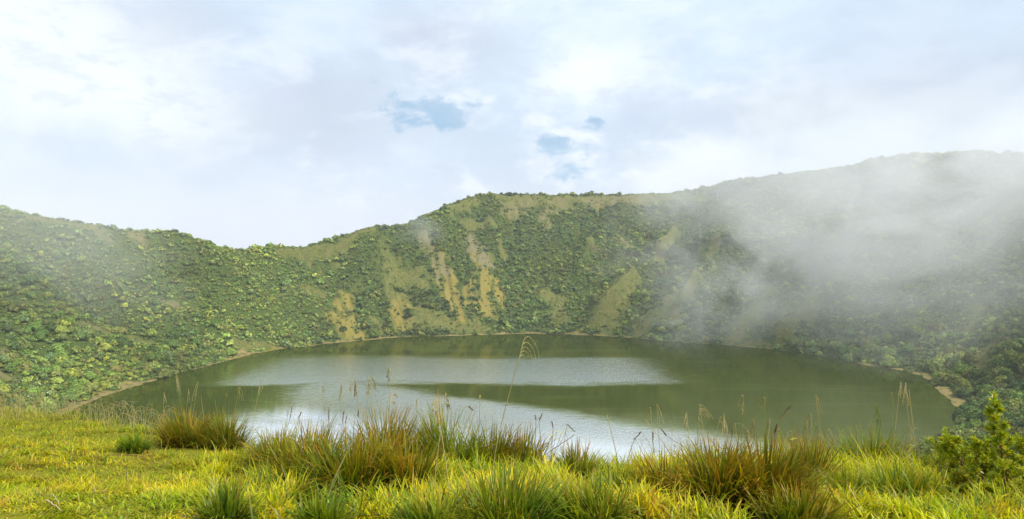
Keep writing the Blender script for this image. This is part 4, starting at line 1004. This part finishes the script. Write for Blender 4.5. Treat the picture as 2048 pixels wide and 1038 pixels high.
# lone trees that stand out on the rim
tc = [make_crown(720 + i, 90, 0.34, 4, 1, flat=0.9) for i in range(2)]
for i, (x, y, hgt, lab) in enumerate([(793, 452, 3.0, 'lone small tree in the dip of the rim where mist drifts'), (822, 446, 3.2, 'small tree on the rim right of the dip'), (1003, 388, 3.0, 'small tree on the left end of the summit'), (1022, 388, 3.2, 'small tree on the summit right of its left end'), (136, 444, 2.4, 'bushy small tree on the left rim, nearest the left edge'), (262, 462, 2.3, 'small tree on the left rim above the tan patch'), (1480, 362, 3.8, 'small tree where the misty ridge begins to climb'), (355, 466, 2.2, 'small tree on the rounded knob of the left rim')]):
    d_ = np.array([(x - CX) / F, 1.0]); Zs = np.linspace(250, 660, 800); Xs = d_[0] * Zs; hs = h_full(Xs, Zs)[0]; j = int(np.argmax((hs - H) / Zs)); gx_, gy_, gz_ = Xs[j], Zs[j], hs[j]
    root = bpy.data.objects.new('rim_tree', None); COL.objects.link(root); root.location = (gx_, gy_, gz_ - .2); tag(root, lab, 'tree', 'lone small trees on the rim')
    tr = []
    for k in range(5):
        a = k * 1.3; tr.append(tube(bez(np.zeros(3), np.array([0, 0, hgt * .3]), np.array([math.cos(a) * .3, math.sin(a) * .3, hgt * .5]), np.array([math.cos(a) * .9, math.sin(a) * .9, hgt * .8]), 7), np.linspace(0.16, 0.05, 7), 5))
    v, q, _ = join(tr); link('trunk', quads_mesh('trunk', v, q, M_DEAD), root)
    v, q, t_, n_ = tc[i % 2]; v = v * np.array([hgt * .62, hgt * .62, hgt * .5]) + np.array([0, 0, hgt * .12])
    o = link('crown', quads_mesh('tree_crown', v, q, M_SH, t_, cn=n_), root); o.color = (0.06, 0.09, 0.03, 1)

# ------------------------------------------------------------------ air: an even haze, and the cloud drifting over the right-hand wall
def box(name, lo, hi, mat):
    V = np.array([(x, y, z) for x in (lo[0], hi[0]) for y in (lo[1], hi[1]) for z in (lo[2], hi[2])])
    Q = np.array([(0, 1, 3, 2), (4, 6, 7, 5), (0, 4, 5, 1), (2, 3, 7, 6), (0, 2, 6, 4), (1, 5, 7, 3)])
    return link(name, quads_mesh(name, V, Q, mat))
m, t, out = mat_new('haze'); pv = t.add('ShaderNodeVolumePrincipled'); pv.inputs['Color'].default_value = (0.96, 0.98, 1.0, 1); pv.inputs['Density'].default_value = 0.00020; pv.inputs['Anisotropy'].default_value = 0.2
t.l.new(pv.outputs[0], out.inputs['Volume'])
hz = box('haze', (-1100, -60, -420), (1100, 1400, 150), m); tag(hz, 'pale even haze filling the crater', 'haze', kind='stuff')

def mist(name, x, y, Zc, rad, dens, label, seed, thr=0.45, sc=0.016, tilt=0.0):
    """a bank of cloud with a ragged density, filling an ellipsoid"""
    m, t, out = mat_new(name); c = np.array(unproj(x, y, Zc))
    P = t.add('ShaderNodeTexCoord').outputs['Object']
    q = t.vmath('DIVIDE', P, tuple(rad)); ln = t.vmath('LENGTH', q)
    fall = t.rng(ln, 1.0, 0.25)
    n = t.noise(t.vmath('ADD', t.vmath('MULTIPLY', P, (1.0, 0.7, 1.25)), (seed * 31.7, seed * 11.3, 0)), sc, 6, 0.66, dist=0.9)
    d = t.rng(t.math('ADD', n, t.math('MULTIPLY', t.math('SUBTRACT', fall, 1.0), 0.35)), thr, thr + 0.24)
    d = t.math('MULTIPLY', t.math('MULTIPLY', d, fall), dens)
    pv = t.add('ShaderNodeVolumePrincipled'); pv.inputs['Color'].default_value = (0.998, 0.998, 1.0, 1); pv.inputs['Anisotropy'].default_value = -0.25
    t.l.new(d, pv.inputs['Density']); t.l.new(pv.outputs[0], out.inputs['Volume'])
    v, qd = cube_sphere(6); me = quads_mesh(name, v * np.array(rad) * 1.02, qd, m)
    o = link(name, me, None, tuple(c)); tag(o, label, 'mist', kind='stuff'); return o
mist('mist_bank', 1860, 395, 350, (300, 120, 135), 0.0122, 'pale cloud bank drifting across the right wall of the crater', 1, thr=0.30, sc=0.020)
mist('thin_mist', 10, 500, 300, (150, 70, 80), 0.0034, 'thin veil of mist over the left slope', 2, thr=0.22)
mist('wisp_of_mist', 1420, 600, 300, (75, 60, 45), 0.0065, 'small wisp of mist hanging over the far right shore', 3, thr=0.34, sc=0.028)
mist('ridge_mist', 820, 460, 480, (60, 40, 26), 0.008, 'faint mist caught in the dip of the far rim', 4, thr=0.35, sc=0.025)
mist('low_mist', 1950, 600, 290, (170, 80, 60), 0.0038, 'thin low mist over the bushes on the right slope', 5, thr=0.25, sc=0.022)
